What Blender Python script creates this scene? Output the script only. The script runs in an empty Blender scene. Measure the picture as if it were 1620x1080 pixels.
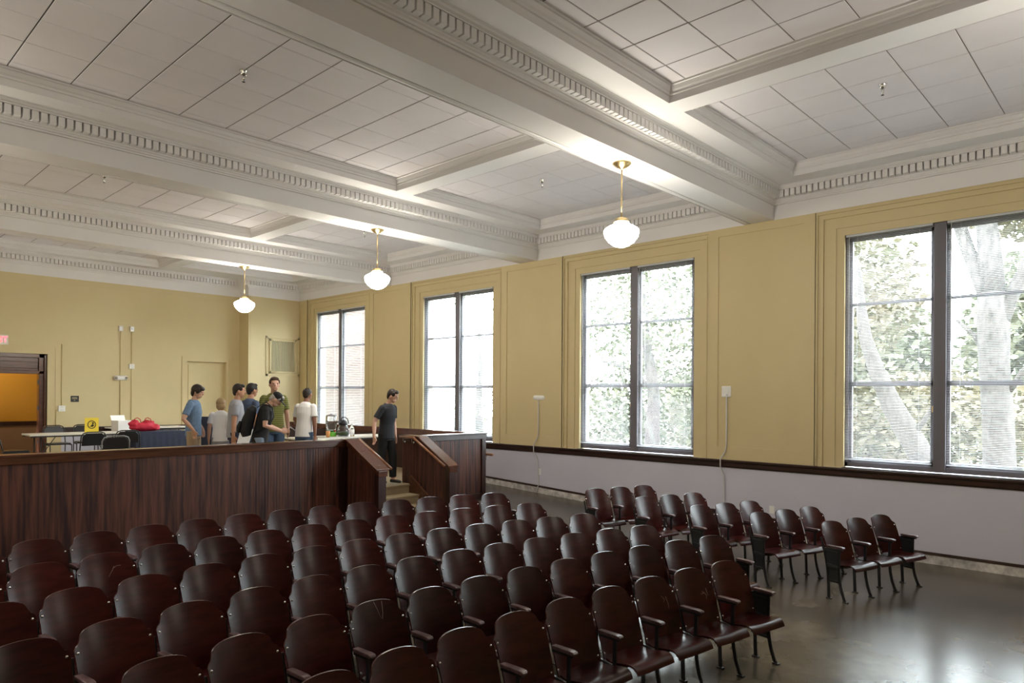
import bpy, math, random
from mathutils import Vector, Matrix
random.seed(7)
C = bpy.context.scene.collection
R = math.radians
SC = bpy.context.scene

# ------------------------------------------------------------------ helpers
class MB:
    def __init__(s): s.v = []; s.f = []; s.sm = []
    def add(s, vs, fs, smooth=False):
        o = len(s.v); s.v += [tuple(p) for p in vs]
        for f in fs: s.f.append(tuple(i + o for i in f)); s.sm.append(smooth)
        return s
    def box(s, a, b, M=None):
        (x0, y0, z0), (x1, y1, z1) = a, b
        if x0 > x1: x0, x1 = x1, x0
        if y0 > y1: y0, y1 = y1, y0
        if z0 > z1: z0, z1 = z1, z0
        vs = [(x0,y0,z0),(x1,y0,z0),(x1,y1,z0),(x0,y1,z0),(x0,y0,z1),(x1,y0,z1),(x1,y1,z1),(x0,y1,z1)]
        if M is not None: vs = [M @ Vector(p) for p in vs]
        return s.add(vs, [(0,3,2,1),(4,5,6,7),(0,1,5,4),(1,2,6,5),(2,3,7,6),(3,0,4,7)])
    def hexa(s, vs):   # 8 corners, bottom ring then top ring, counter-clockwise from above
        return s.add(vs, [(0,3,2,1),(4,5,6,7),(0,1,5,4),(1,2,6,5),(2,3,7,6),(3,0,4,7)])
    def quad(s, a, b, c, d): return s.add([a,b,c,d], [(0,1,2,3)])
    def tube(s, pts, rad, seg=8, caps=True, smooth=True, up=(0.013,0.021,1), flat=None):
        # rad: number, list of numbers, or list of (ra, rb); flat = rectangle section
        pts = [Vector(p) for p in pts]; n = len(pts)
        if not isinstance(rad, (list, tuple)): rad = [rad]*n
        ring = []; vs = []; prev = None
        for i, p in enumerate(pts):
            t = (pts[min(i+1,n-1)] - pts[max(i-1,0)]).normalized()
            u = Vector(up) if prev is None else prev
            a = (u - t*u.dot(t))
            if a.length < 1e-4: a = Vector((1,0,0)) - t*t.x
            a.normalize(); b = t.cross(a); prev = a
            r = rad[i]; ra, rb = r if isinstance(r, (tuple, list)) else (r, r)
            if flat:
                for k in ((-1,-1),(1,-1),(1,1),(-1,1)): vs.append(p + a*ra*k[0] + b*rb*k[1])
            else:
                for k in range(seg):
                    th = 2*math.pi*k/seg; vs.append(p + a*ra*math.cos(th) + b*rb*math.sin(th))
        m = 4 if flat else seg
        fs = []
        for i in range(n-1):
            for k in range(m):
                k2 = (k+1) % m; fs.append((i*m+k, i*m+k2, (i+1)*m+k2, (i+1)*m+k))
        s.add(vs, fs, smooth and not flat)
        if caps:
            o = len(s.v) - len(vs)
            s.f.append(tuple(o+k for k in reversed(range(m)))); s.sm.append(False)
            s.f.append(tuple(o+(n-1)*m+k for k in range(m))); s.sm.append(False)
        return s
    def lathe(s, prof, c=(0,0,0), seg=24, smooth=True, M=None):
        vs = []; fs = []; n = len(prof)
        for r, z in prof:
            for k in range(seg):
                th = 2*math.pi*k/seg
                p = Vector((r*math.cos(th), r*math.sin(th), z))
                if M is not None: p = M @ p
                vs.append((c[0]+p.x, c[1]+p.y, c[2]+p.z))
        for i in range(n-1):
            for k in range(seg):
                k2 = (k+1) % seg; fs.append((i*seg+k, i*seg+k2, (i+1)*seg+k2, (i+1)*seg+k))
        fs.append(tuple(reversed(range(seg)))); fs.append(tuple((n-1)*seg+k for k in range(seg)))
        return s.add(vs, fs, smooth)
    def ball(s, c, r, seg=14, rings=9, keep=None, M=None):
        r = r if isinstance(r, (tuple, list)) else (r, r, r)
        vs = []; fs = []
        for i in range(rings+1):
            ph = math.pi*(i/rings - .5)
            for k in range(seg):
                th = 2*math.pi*k/seg
                p = Vector((r[0]*math.cos(ph)*math.cos(th), r[1]*math.cos(ph)*math.sin(th), r[2]*math.sin(ph)))
                if M is not None: p = M @ p
                vs.append((c[0]+p.x, c[1]+p.y, c[2]+p.z))
        for i in range(rings):
            for k in range(seg):
                k2 = (k+1) % seg; fs.append((i*seg+k, i*seg+k2, (i+1)*seg+k2, (i+1)*seg+k))
        return s.add(vs, fs, True)
    def build(s, name, mat, parent=None, bevel=0, loc=None, smooth=None):
        me = bpy.data.meshes.new(name); me.from_pydata(s.v, [], s.f); me.validate()
        if len(me.polygons) == len(s.sm):
            me.polygons.foreach_set('use_smooth', [bool(x) if smooth is None else smooth for x in s.sm])
        me.materials.append(mat); me.update()
        o = bpy.data.objects.new(name, me); C.objects.link(o)
        if parent is not None: o.parent = parent
        if loc is not None: o.location = loc
        if bevel:
            b = o.modifiers.new('edge', 'BEVEL'); b.width = bevel; b.segments = 2; b.limit_method = 'ANGLE'; b.angle_limit = R(40)
        return o

def tag(o, label, cat, group=None):
    o['label'] = label; o['category'] = cat
    if group: o['group'] = group
    return o
def struct(o): o['kind'] = 'structure'; return o
def thing(name, label, cat, loc=(0,0,0), rz=0, group=None):
    o = bpy.data.objects.new(name, None); C.objects.link(o); o.empty_display_size = .1
    o.location = loc; o.rotation_euler = (0,0,rz); return tag(o, label, cat, group)
def remesh(o, vox, it=3, fac=.5):
    m = o.modifiers.new('r', 'REMESH'); m.mode = 'VOXEL'; m.voxel_size = vox; m.use_smooth_shade = True
    s = o.modifiers.new('s', 'SMOOTH'); s.iterations = it; s.factor = fac
    dg = bpy.context.evaluated_depsgraph_get(); dg.update()
    me = bpy.data.meshes.new_from_object(o.evaluated_get(dg))
    o.modifiers.clear(); old = o.data; o.data = me; me.name = old.name; bpy.data.meshes.remove(old)
    me.polygons.foreach_set('use_smooth', [True]*len(me.polygons))
    return o

# ------------------------------------------------------------------ materials
def mat(name, col, rough=.5, metal=0, emit=None, estr=0, coat=0, spec=.5, noise=None, col2=None, bump=0, stretch=(1,1,1), rnd=0, alpha=1, trans=0, ior=1.45):
    m = bpy.data.materials.new(name); m.use_nodes = True
    nt = m.node_tree; b = nt.nodes['Principled BSDF']
    b.inputs['Base Color'].default_value = (*col, 1); b.inputs['Roughness'].default_value = rough
    b.inputs['Metallic'].default_value = metal; b.inputs['Coat Weight'].default_value = coat
    b.inputs['Coat Roughness'].default_value = .25
    b.inputs['Specular IOR Level'].default_value = spec
    b.inputs['Transmission Weight'].default_value = trans; b.inputs['IOR'].default_value = ior
    if emit: b.inputs['Emission Color'].default_value = (*emit, 1); b.inputs['Emission Strength'].default_value = estr
    if noise:
        tc = nt.nodes.new('ShaderNodeTexCoord'); mp = nt.nodes.new('ShaderNodeMapping'); mp.inputs['Scale'].default_value = stretch
        nt.links.new(tc.outputs['Object'], mp.inputs['Vector'])
        n = nt.nodes.new('ShaderNodeTexNoise'); n.noise_dimensions = '4D'; n.inputs['Scale'].default_value = noise; n.inputs['Detail'].default_value = 6; n.inputs['Roughness'].default_value = .6
        nt.links.new(mp.outputs['Vector'], n.inputs['Vector'])
        oi = nt.nodes.new('ShaderNodeObjectInfo'); mu = nt.nodes.new('ShaderNodeMath'); mu.operation = 'MULTIPLY'; mu.inputs[1].default_value = 37*(1 if rnd else 0)
        nt.links.new(oi.outputs['Random'], mu.inputs[0]); nt.links.new(mu.outputs[0], n.inputs['W'])
        cr = nt.nodes.new('ShaderNodeValToRGB'); cr.color_ramp.elements[0].position = .36; cr.color_ramp.elements[1].position = .66
        cr.color_ramp.elements[0].color = (*col, 1); cr.color_ramp.elements[1].color = (*(col2 or col), 1)
        nt.links.new(n.outputs['Fac'], cr.inputs['Fac'])
        out = cr.outputs['Color']
        if rnd:
            hs = nt.nodes.new('ShaderNodeHueSaturation'); mr = nt.nodes.new('ShaderNodeMapRange')
            mr.inputs['To Min'].default_value = 1-rnd; mr.inputs['To Max'].default_value = 1+rnd
            nt.links.new(oi.outputs['Random'], mr.inputs['Value']); nt.links.new(mr.outputs[0], hs.inputs['Value'])
            nt.links.new(out, hs.inputs['Color']); out = hs.outputs['Color']
        nt.links.new(out, b.inputs['Base Color'])
        if bump:
            bp = nt.nodes.new('ShaderNodeBump'); bp.inputs['Strength'].default_value = bump; bp.inputs['Distance'].default_value = .01
            nt.links.new(n.outputs['Fac'], bp.inputs['Height']); nt.links.new(bp.outputs['Normal'], b.inputs['Normal'])
    return m

M = {}
M['wall'] = mat('yellow_wall_paint', (.57,.470,.262), .55, noise=1.3, col2=(.60,.496,.284), stretch=(1,1,.6))
M['white'] = mat('white_trim_paint', (.70,.685,.685), .5, noise=1.1, col2=(.73,.715,.715))
M['tile'] = mat('ceiling_tile', (.66,.63,.65), .75, noise=2.0, col2=(.69,.66,.68))
M['gap'] = mat('tile_gap', (.14,.13,.12), .8)
M['wains'] = mat('grey_wainscot_paint', (.53,.525,.62), .55, noise=.9, col2=(.56,.555,.65))
M['curb'] = mat('worn_painted_curb', (.30,.28,.27), .7, noise=9, col2=(.68,.65,.62), bump=.3)
M['dkwood'] = mat('dark_stained_wood', (.017,.0066,.0062), .32, noise=5, col2=(.045,.0155,.012), stretch=(4,4,.6), bump=.05)
M['rail'] = mat('dark_rail_wood', (.020,.008,.006), .35, noise=4, col2=(.040,.016,.011), stretch=(3,.5,3))
M['cap'] = mat('varnished_cap_wood', (.060,.0205,.012), .18, noise=5, col2=(.105,.037,.020), stretch=(.6,6,6), coat=.3)
M['handrail'] = mat('handrail_wood', (.17,.062,.025), .28, noise=6, col2=(.26,.10,.04), stretch=(6,.6,6), coat=.3)
M['ply'] = mat('grained_plywood', (.020,.0070,.0075), .46, noise=3.2, col2=(.135,.045,.028), stretch=(6,6,.35), bump=.12)
M['step'] = mat('wooden_step', (.26,.205,.125), .42, noise=4, col2=(.34,.27,.17), stretch=(.5,5,5))
M['chair'] = mat('maroon_plywood', (.019,.0027,.0024), .29, noise=5, col2=(.042,.0064,.0052), stretch=(1,3,5), rnd=.35, spec=.26)
M['iron'] = mat('black_cast_iron', (.010,.0105,.013), .42, metal=0, spec=.6)
M['arm'] = mat('worn_arm_wood', (.040,.017,.018), .33, noise=14, col2=(.13,.080,.085), stretch=(2,1,1), rnd=.2)
M['bolt'] = mat('steel_bolt', (.75,.75,.76), .25, metal=1)
M['frame'] = mat('dark_window_aluminium', (.135,.126,.142), .42)
M['alu'] = mat('bare_aluminium', (.045,.043,.045), .45, metal=0)
M['blind'] = mat('white_blind_slat', (.78,.80,.82), .45)
def add_translucent(m, col, fac):
    nt = m.node_tree; out = nt.nodes['Material Output']; b = nt.nodes['Principled BSDF']
    t = nt.nodes.new('ShaderNodeBsdfTranslucent'); t.inputs['Color'].default_value = (*col,1); x = nt.nodes.new('ShaderNodeMixShader'); x.inputs[0].default_value = fac
    nt.links.new(b.outputs[0], x.inputs[1]); nt.links.new(t.outputs[0], x.inputs[2]); nt.links.new(x.outputs[0], out.inputs['Surface'])
add_translucent(M['blind'], (.85,.86,.88), .45)
M['brass'] = mat('brushed_brass', (.62,.47,.24), .28, metal=1)
M['globe'] = mat('lit_opal_glass', (.9,.88,.82), .3, emit=(1.0,.93,.79), estr=31)
M['chrome'] = mat('chrome', (.75,.75,.75), .18, metal=1)
M['plastic'] = mat('white_plastic', (.78,.78,.76), .4)
M['ivory'] = mat('painted_conduit', (.52,.42,.19), .5)
M['ivoryw'] = mat('white_conduit', (.55,.54,.55), .5)
M['black'] = mat('black_plastic', (.012,.012,.014), .4)
M['grille'] = mat('cream_grille', (.56,.50,.30), .5)
M['dark'] = mat('dark_void', (.02,.018,.015), .8)
M['laminate'] = mat('white_laminate', (.74,.72,.68), .35)
M['navy'] = mat('navy_cloth', (.022,.030,.06), .8, noise=30, col2=(.028,.037,.07))
M['red'] = mat('red_nylon', (.55,.02,.05), .6, noise=9, col2=(.42,.012,.04), bump=.3)
M['yellow'] = mat('yellow_card', (.85,.66,.06), .6)
M['paper'] = mat('white_paper', (.85,.85,.84), .6)
M['gold'] = mat('gold_lettering', (.6,.5,.25), .4)
M['ochre'] = mat('ochre_wall', (.50,.25,.022), .6)
M['tan'] = mat('tan_wall', (.24,.145,.085), .6)
M['exit'] = mat('exit_sign_housing', (.70,.68,.62), .4)
M['exitred'] = mat('lit_red_letters', (.8,.05,.06), .4, emit=(1,.06,.09), estr=1.6)
M['glassware'] = mat('clear_glassware', (.93,.95,.95), .04, trans=1)
M['green'] = mat('green_drink', (.10,.34,.015), .3)
M['orange'] = mat('orange_tumbler', (.6,.26,.08), .4)
M['blackseat'] = mat('black_vinyl', (.012,.013,.018), .33)
M['greyframe'] = mat('grey_steel_tube', (.30,.31,.34), .35, metal=.6)
M['brick'] = None
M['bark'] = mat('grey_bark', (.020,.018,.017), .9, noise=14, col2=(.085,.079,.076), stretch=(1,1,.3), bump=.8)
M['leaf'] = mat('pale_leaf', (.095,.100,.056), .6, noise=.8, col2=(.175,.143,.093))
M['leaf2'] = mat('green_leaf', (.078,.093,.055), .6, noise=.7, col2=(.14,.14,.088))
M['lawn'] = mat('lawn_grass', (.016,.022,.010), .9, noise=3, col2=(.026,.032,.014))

def floor_mat():
    m = bpy.data.materials.new('polished_concrete'); m.use_nodes = True; nt = m.node_tree; b = nt.nodes['Principled BSDF']
    tc = nt.nodes.new('ShaderNodeTexCoord')
    n1 = nt.nodes.new('ShaderNodeTexNoise'); n1.inputs['Scale'].default_value = .8; n1.inputs['Detail'].default_value = 4; n1.inputs['Roughness'].default_value = .6
    n2 = nt.nodes.new('ShaderNodeTexNoise'); n2.inputs['Scale'].default_value = 14; n2.inputs['Detail'].default_value = 4
    for n in (n1, n2): nt.links.new(tc.outputs['Object'], n.inputs['Vector'])
    cr = nt.nodes.new('ShaderNodeValToRGB')
    e = cr.color_ramp.elements; e[0].position = .36; e[0].color = (.036,.029,.021,1); e[1].position = .66; e[1].color = (.115,.094,.067,1)
    k = e.new(.5); k.color = (.070,.057,.041,1)
    nt.links.new(n1.outputs['Fac'], cr.inputs['Fac'])
    mx = nt.nodes.new('ShaderNodeMixRGB'); mx.blend_type = 'OVERLAY'; mx.inputs['Fac'].default_value = .12
    nt.links.new(cr.outputs['Color'], mx.inputs['Color1']); nt.links.new(n2.outputs['Fac'], mx.inputs['Color2'])
    nt.links.new(mx.outputs['Color'], b.inputs['Base Color'])
    b.inputs['Roughness'].default_value = .23; b.inputs['Specular IOR Level'].default_value = .28
    return m
M['floor'] = floor_mat()

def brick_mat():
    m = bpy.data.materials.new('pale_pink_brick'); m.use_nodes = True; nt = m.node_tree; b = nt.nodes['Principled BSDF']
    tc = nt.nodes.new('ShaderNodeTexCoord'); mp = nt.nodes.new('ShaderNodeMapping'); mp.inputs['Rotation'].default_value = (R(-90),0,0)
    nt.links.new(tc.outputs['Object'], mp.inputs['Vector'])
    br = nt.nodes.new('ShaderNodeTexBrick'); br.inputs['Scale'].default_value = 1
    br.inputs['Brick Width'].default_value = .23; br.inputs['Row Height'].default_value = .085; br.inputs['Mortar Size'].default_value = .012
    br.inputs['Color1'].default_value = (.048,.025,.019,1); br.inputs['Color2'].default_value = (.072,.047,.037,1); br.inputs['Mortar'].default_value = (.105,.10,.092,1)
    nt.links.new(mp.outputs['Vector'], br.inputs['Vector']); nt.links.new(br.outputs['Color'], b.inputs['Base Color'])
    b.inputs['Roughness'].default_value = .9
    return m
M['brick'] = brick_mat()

def pane_mat():
    m = bpy.data.materials.new('window_glass'); m.use_nodes = True; nt = m.node_tree
    nt.nodes.remove(nt.nodes['Principled BSDF']); out = nt.nodes['Material Output']
    tr = nt.nodes.new('ShaderNodeBsdfTransparent'); tr.inputs['Color'].default_value = (.95,.97,.96,1)
    gl = nt.nodes.new('ShaderNodeBsdfGlossy'); gl.inputs['Roughness'].default_value = .02
    lw = nt.nodes.new('ShaderNodeLayerWeight'); pw = nt.nodes.new('ShaderNodeMath'); pw.operation = 'POWER'; pw.inputs[1].default_value = 5
    mr = nt.nodes.new('ShaderNodeMapRange'); mr.inputs['To Min'].default_value = .04; mr.inputs['To Max'].default_value = .9
    lw.inputs['Blend'].default_value = .5
    nt.links.new(lw.outputs['Facing'], pw.inputs[0]); nt.links.new(pw.outputs[0], mr.inputs['Value'])
    mx = nt.nodes.new('ShaderNodeMixShader')
    nt.links.new(mr.outputs[0], mx.inputs[0]); nt.links.new(tr.outputs[0], mx.inputs[1]); nt.links.new(gl.outputs[0], mx.inputs[2])
    nt.links.new(mx.outputs[0], out.inputs['Surface'])
    return m
M['pane'] = pane_mat()

def striped(name, c1, c2, scale):
    m = bpy.data.materials.new(name); m.use_nodes = True; nt = m.node_tree; b = nt.nodes['Principled BSDF']
    tc = nt.nodes.new('ShaderNodeTexCoord'); w = nt.nodes.new('ShaderNodeTexWave'); w.bands_direction = 'Z'; w.inputs['Scale'].default_value = scale
    cr = nt.nodes.new('ShaderNodeValToRGB'); cr.color_ramp.interpolation = 'CONSTANT'
    cr.color_ramp.elements[0].color = (*c1,1); cr.color_ramp.elements[1].color = (*c2,1); cr.color_ramp.elements[1].position = .78
    nt.links.new(tc.outputs['Object'], w.inputs['Vector']); nt.links.new(w.outputs['Fac'], cr.inputs['Fac']); nt.links.new(cr.outputs['Color'], b.inputs['Base Color'])
    b.inputs['Roughness'].default_value = .85
    return m

# ------------------------------------------------------------------ room dimensions
XW, XL, YB, YF, YC = 11.30, -4.0, 20.45, -5.6, 19.87      # window wall, opposite wall, back wall, front wall, column face
ZF, ZS, ZT = 5.262, 5.755, 5.95                            # beam soffit, cornice soffit, tile
ZP = .72                                                   # platform
def floorz(y): return max(0.0, (y-3.9)*.0445)
BEAMS = [(-.39,.10),(4.785,5.28),(9.96,10.46),(15.15,15.60)]
WINS = [(1.13,3.695),(6.26,8.85),(11.37,13.90),(16.46,19.00)]     # visible, near to far
ZH, ZSILL = 4.855, 1.285

# floor
ys = [YF,3.9,YB]
b = MB()
for y0, y1 in zip(ys[:-1], ys[1:]):
    b.quad((XL,y0,floorz(y0)),(XW+.3,y0,floorz(y0)),(XW+.3,y1,floorz(y1)),(XL,y1,floorz(y1)))
    b.quad((XL,y1,floorz(y1)-.2),(XW+.3,y1,floorz(y1)-.2),(XW+.3,y0,floorz(y0)-.2),(XL,y0,floorz(y0)-.2))
struct(b.build('floor', M['floor']))

# ------------------------------------------------------------------ ceiling
PROF = [(0,ZF),(0,5.495),(.022,5.498),(.022,5.520),(.034,5.524),(.042,5.545),(.055,5.556),(.055,5.572),(.078,5.576),(.078,5.690),
        (.155,5.692),(.155,5.706),(.172,5.722),(.182,5.742),(.196,5.748),(.196,ZS)]
def offset_poly(poly, p):   # poly ccw -> inset by p
    n = len(poly); out = []
    for i in range(n):
        a, q, c = Vector(poly[i-1]), Vector(poly[i]), Vector(poly[(i+1) % n])
        d1 = (q-a).normalized(); d2 = (c-q).normalized()
        n1 = Vector((-d1.y, d1.x)); n2 = Vector((-d2.y, d2.x))
        k = (n1+n2); k = k/ (1+n1.dot(n2))
        out.append((q.x+k.x*p, q.y+k.y*p))
    return out
def cornice(b, poly):
    n = len(poly)
    rings = [(offset_poly(poly, p), z) for p, z in PROF]
    for (r0, z0), (r1, z1) in zip(rings[:-1], rings[1:]):
        for i in range(n):
            j = (i+1) % n
            b.quad((*r0[j], z0), (*r0[i], z0), (*r1[i], z1), (*r1[j], z1))
    inner = offset_poly(poly, .078)
    for i in range(n):                                   # dentils
        a, c = Vector(inner[i]), Vector(inner[(i+1) % n]); L = (c-a).length; d = (c-a).normalized(); nn = Vector((-d.y, d.x))
        cnt = int((L-.10)/.09); st = (L - cnt*.09)/2
        if L < .3: continue
        for k in range(cnt):
            s0 = st + k*.09 + .0115; s1 = s0 + .067
            p0 = a + d*s0; p1 = a + d*s1; q0 = p0 + nn*.072; q1 = p1 + nn*.072
            b.hexa([(p0.x,p0.y,5.578),(p1.x,p1.y,5.578),(q1.x,q1.y,5.582),(q0.x,q0.y,5.582),(p0.x,p0.y,5.688),(p1.x,p1.y,5.688),(q1.x,q1.y,5.688),(q0.x,q0.y,5.688)])
QP = [(0,ZS),(0,5.835),(.014,5.842),(.014,5.866),(.030,5.885),(.046,5.925),(.060,5.930),(.062,ZT+.004)]
def coffer(b, x0, x1, y0, y1):
    poly = [(x0,y0),(x1,y0),(x1,y1),(x0,y1)]
    rings = [(offset_poly(poly, p), z) for p, z in QP]
    for (r0, z0), (r1, z1) in zip(rings[:-1], rings[1:]):
        for i in range(4):
            j = (i+1) % 4
            b.quad((*r0[j], z0), (*r0[i], z0), (*r1[i], z1), (*r1[j], z1))
RIBS = [(-.18,.16),(7.14,7.48)]
bays = [(-5.6,-.39,None),(.10,4.785,None),(5.28,9.96,None),(10.46,15.15,None),(15.60,YB,'col')]
tiles = MB(); back = MB()
xj = [6.66-.6128*i for i in range(-1,14)]
for bi, (y0, y1, col) in enumerate(bays):
    t = MB()
    if col: poly = [(XL,y0),(XW,y0),(XW,YC),(9.64,YC),(9.64,y1),(XL,y1)]
    else: poly = [(XL,y0),(XW,y0),(XW,y1),(XL,y1)]
    cornice(t, poly)
    ya, yb = y0+.515, y1-.515
    cof = [(XL+.515,RIBS[0][0]),(RIBS[0][1],RIBS[1][0]),(RIBS[1][1],XW-.515)]
    # soffit strips
    z = ZS-.0005
    def strip(xa, xb, yc, yd): t.quad((xa,yc,z),(xa,yd,z),(xb,yd,z),(xb,yc,z))
    strip(XL, XW, y0, ya)
    ends = [yb, yb, yb]
    if col: ends[2] = YC-.515
    strip(XL, XW, yb, y1)
    if col: strip(cof[2][0], cof[2][1], ends[2], yb)
    strip(XL, cof[0][0], ya, yb); strip(cof[0][1], cof[1][0], ya, yb); strip(cof[1][1], cof[2][0], ya, yb); strip(cof[2][1], XW, ya, yb)
    for (xa, xb), ye in zip(cof, ends): coffer(t, xa, xb, ya, ye)
    struct(t.build('trim_%d' % (bi+1), M['white']))
    # tiles
    ph = {0:4.03-.617*12,1:4.03,2:9.21,3:14.45,4:14.45+5.0}[bi]
    for ci, ((xa, xb), ye) in enumerate(zip(cof, ends)):
        X0, X1, Y0, Y1 = xa+.05, xb-.05, ya+.05, ye-.05
        if ci == 2: xs = [7.92+.640*i for i in range(-1,7)]
        elif ci == 1: xs = sorted(6.66-.6128*i for i in range(-1,12))
        else: xs = [XL+.4+.6128*i for i in range(0,8)]
        xs = [X0] + [x for x in xs if X0+.02 < x < X1-.02] + [X1]
        yy = sorted(ph-.617*i for i in range(-14,18)); yy = [Y0] + [y for y in yy if Y0+.02 < y < Y1-.02] + [Y1]
        back.quad((X0,Y0,ZT+.012),(X0,Y1,ZT+.012),(X1,Y1,ZT+.012),(X1,Y0,ZT+.012))
        for i in range(len(xs)-1):
            for j in range(len(yy)-1):
                gx = .0055; gy = .0038
                x_0, x_1, y_0, y_1 = xs[i]+gx, xs[i+1]-gx, yy[j]+gy, yy[j+1]-gy
                dz = [random.uniform(-.0012,.0012) for _ in range(4)]
                e = .005
                vs = [(x_0,y_0,ZT+.006),(x_1,y_0,ZT+.006),(x_1,y_1,ZT+.006),(x_0,y_1,ZT+.006),
                      (x_0+e,y_0+e,ZT+dz[0]),(x_1-e,y_0+e,ZT+dz[1]),(x_1-e,y_1-e,ZT+dz[2]),(x_0+e,y_1-e,ZT+dz[3])]
                tiles.add(vs, [(7,6,5,4),(0,4,5,1),(1,5,6,2),(2,6,7,3),(3,7,4,0)])
ceil = struct(tiles.build('ceiling', M['tile']))
struct(back.build('ceiling_backing', M['gap'], ceil))
roof = MB(); roof.box((XL-.4,YF-.4,6.05),(XW+.4,YB+.4,6.25)); struct(roof.build('roof', M['white']))
# beam undersides (sides come from the cornice rings)
for i, (y0, y1) in enumerate(BEAMS):
    t = MB(); e = .085
    t.quad((XL,y0,ZF),(XL,y1-e-.03,ZF),(XW,y1-e-.03,ZF),(XW,y0,ZF))
    sec = [(y1-e-.03,ZF),(y1-e-.012,ZF+.028),(y1-e,ZF+.034),(y1-e+.002,ZF+.010),(y1-e+.015,ZF+.001),(y1-e+.04,ZF-.001),(y1-.02,ZF+.002),(y1-.004,ZF+.012),(y1,ZF+.03)]
    for (a, za), (c, zc) in zip(sec[:-1], sec[1:]): t.quad((XL,a,za),(XL,c,zc),(XW,c,zc),(XW,a,za))
    t.quad((XL,y0,6.04),(XW,y0,6.04),(XW,y1,6.04),(XL,y1,6.04))
    struct(t.build('trim_%d' % (i+6), M['white']))

# ------------------------------------------------------------------ window wall
wr = MB()
def ring_strip(b, x, o, i):   # flat faces at depth x between outer (yn,yf,zt) and inner rectangles, open at the bottom
    (on, of, ot), (inn, inf, it) = o, i; z0 = ZSILL-.02
    b.quad((x,of,z0),(x,of,ot),(x,inf,ot),(x,inf,z0)); b.quad((x,inn,z0),(x,inn,ot),(x,on,ot),(x,on,z0))
    b.quad((x,inf,it),(x,inf,ot),(x,inn,ot),(x,inn,it))
def ring_step(b, xa, xb, r):
    n, f, t = r; z0 = ZSILL-.02
    b.quad((xa,f,z0),(xa,f,t),(xb,f,t),(xb,f,z0)); b.quad((xb,n,z0),(xb,n,t),(xa,n,t),(xa,n,z0))
    b.quad((xa,f,t),(xa,n,t),(xb,n,t),(xb,f,t))
allw = WINS
prev = YF
recs = []
for n, f in allw:
    rn, rf = n-.33, min(f+.42, YC-.02)
    recs.append((rn, rf))
# piers
edges = [YF] + [e for r in recs for e in r] + [YB]
for k in range(0, len(edges), 2):
    y0, y1 = edges[k], edges[k+1]
    if y1 - y0 < .9:
        wr.box((XW,y0,ZSILL-.02),(XW+.4,y1,ZF)); continue
    py0, py1, pz0, pz1 = y0+.17, y1-.17, 1.49, 5.128
    g = .014
    # frame around a sunk panel
    for a, c, za, zc in ((y0,py0,ZSILL-.02,ZF),(py1,y1,ZSILL-.02,ZF),(py0,py1,ZSILL-.02,pz0),(py0,py1,pz1,ZF)):
        wr.box((XW,a,za),(XW+.4,c,zc))
    wr.box((XW+g,py0,pz0),(XW+.4,py1,pz1))
for (n, f), (rn, rf) in zip(allw, recs):
    rings = [(rn,rf,ZF+.01),(rn+.03,rf-.035,5.215),(rn+.06,rf-.075,5.180),(rn+.085,rf-.115,5.140),(n-.118,f+.122,4.974),(n,f,ZH)]
    xs = [XW+.020, XW+.042, XW+.034, XW+.060, XW+.074]
    ring_step(wr, XW, xs[0], rings[0])
    for k in range(5):
        ring_strip(wr, xs[k], rings[k], rings[k+1])
        if k < 4: ring_step(wr, xs[k], xs[k+1], rings[k+1])
    ring_step(wr, xs[4], XW+.40, rings[5])
wr.box((XW+.012,YF,ZF+.01),(XW+.4,YB,6.1))
struct(wr.build('wall_right', M['wall']))
lo = MB(); lo.box((XW,YF,-.1),(XW+.4,YB,ZSILL-.02)); struct(lo.build('wall_right_lower', M['wains']))
# sills, chair rail, curb, base strip
b = MB(); b.box((XW-.035,YF,1.150),(XW,YB,1.235)); b.box((XW-.065,YF,1.232),(XW+.02,YB,1.268)); b.box((XW-.02,YF,1.135),(XW,YB,1.15))
struct(b.build('trim_10', M['rail'], bevel=.006))
cb = MB(); qr = MB()
for y0, y1 in ((YF,3.9),(3.9,YB)):
    za, zc = floorz(y0), floorz(y1)
    cb.hexa([(XW-.03,y0,za-.05),(XW,y0,za-.05),(XW,y1,zc-.05),(XW-.03,y1,zc-.05),(XW-.02,y0,za+.125),(XW,y0,za+.125),(XW,y1,zc+.125),(XW-.02,y1,zc+.125)])
    qr.hexa([(XW-.026,y0,za+.125),(XW,y0,za+.125),(XW,y1,zc+.125),(XW-.026,y1,zc+.125),(XW-.02,y0,za+.163),(XW,y0,za+.163),(XW,y1,zc+.163),(XW-.02,y1,zc+.163)])
struct(cb.build('baseboard_right', M['curb'])); struct(qr.build('trim_11', M['rail']))

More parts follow.
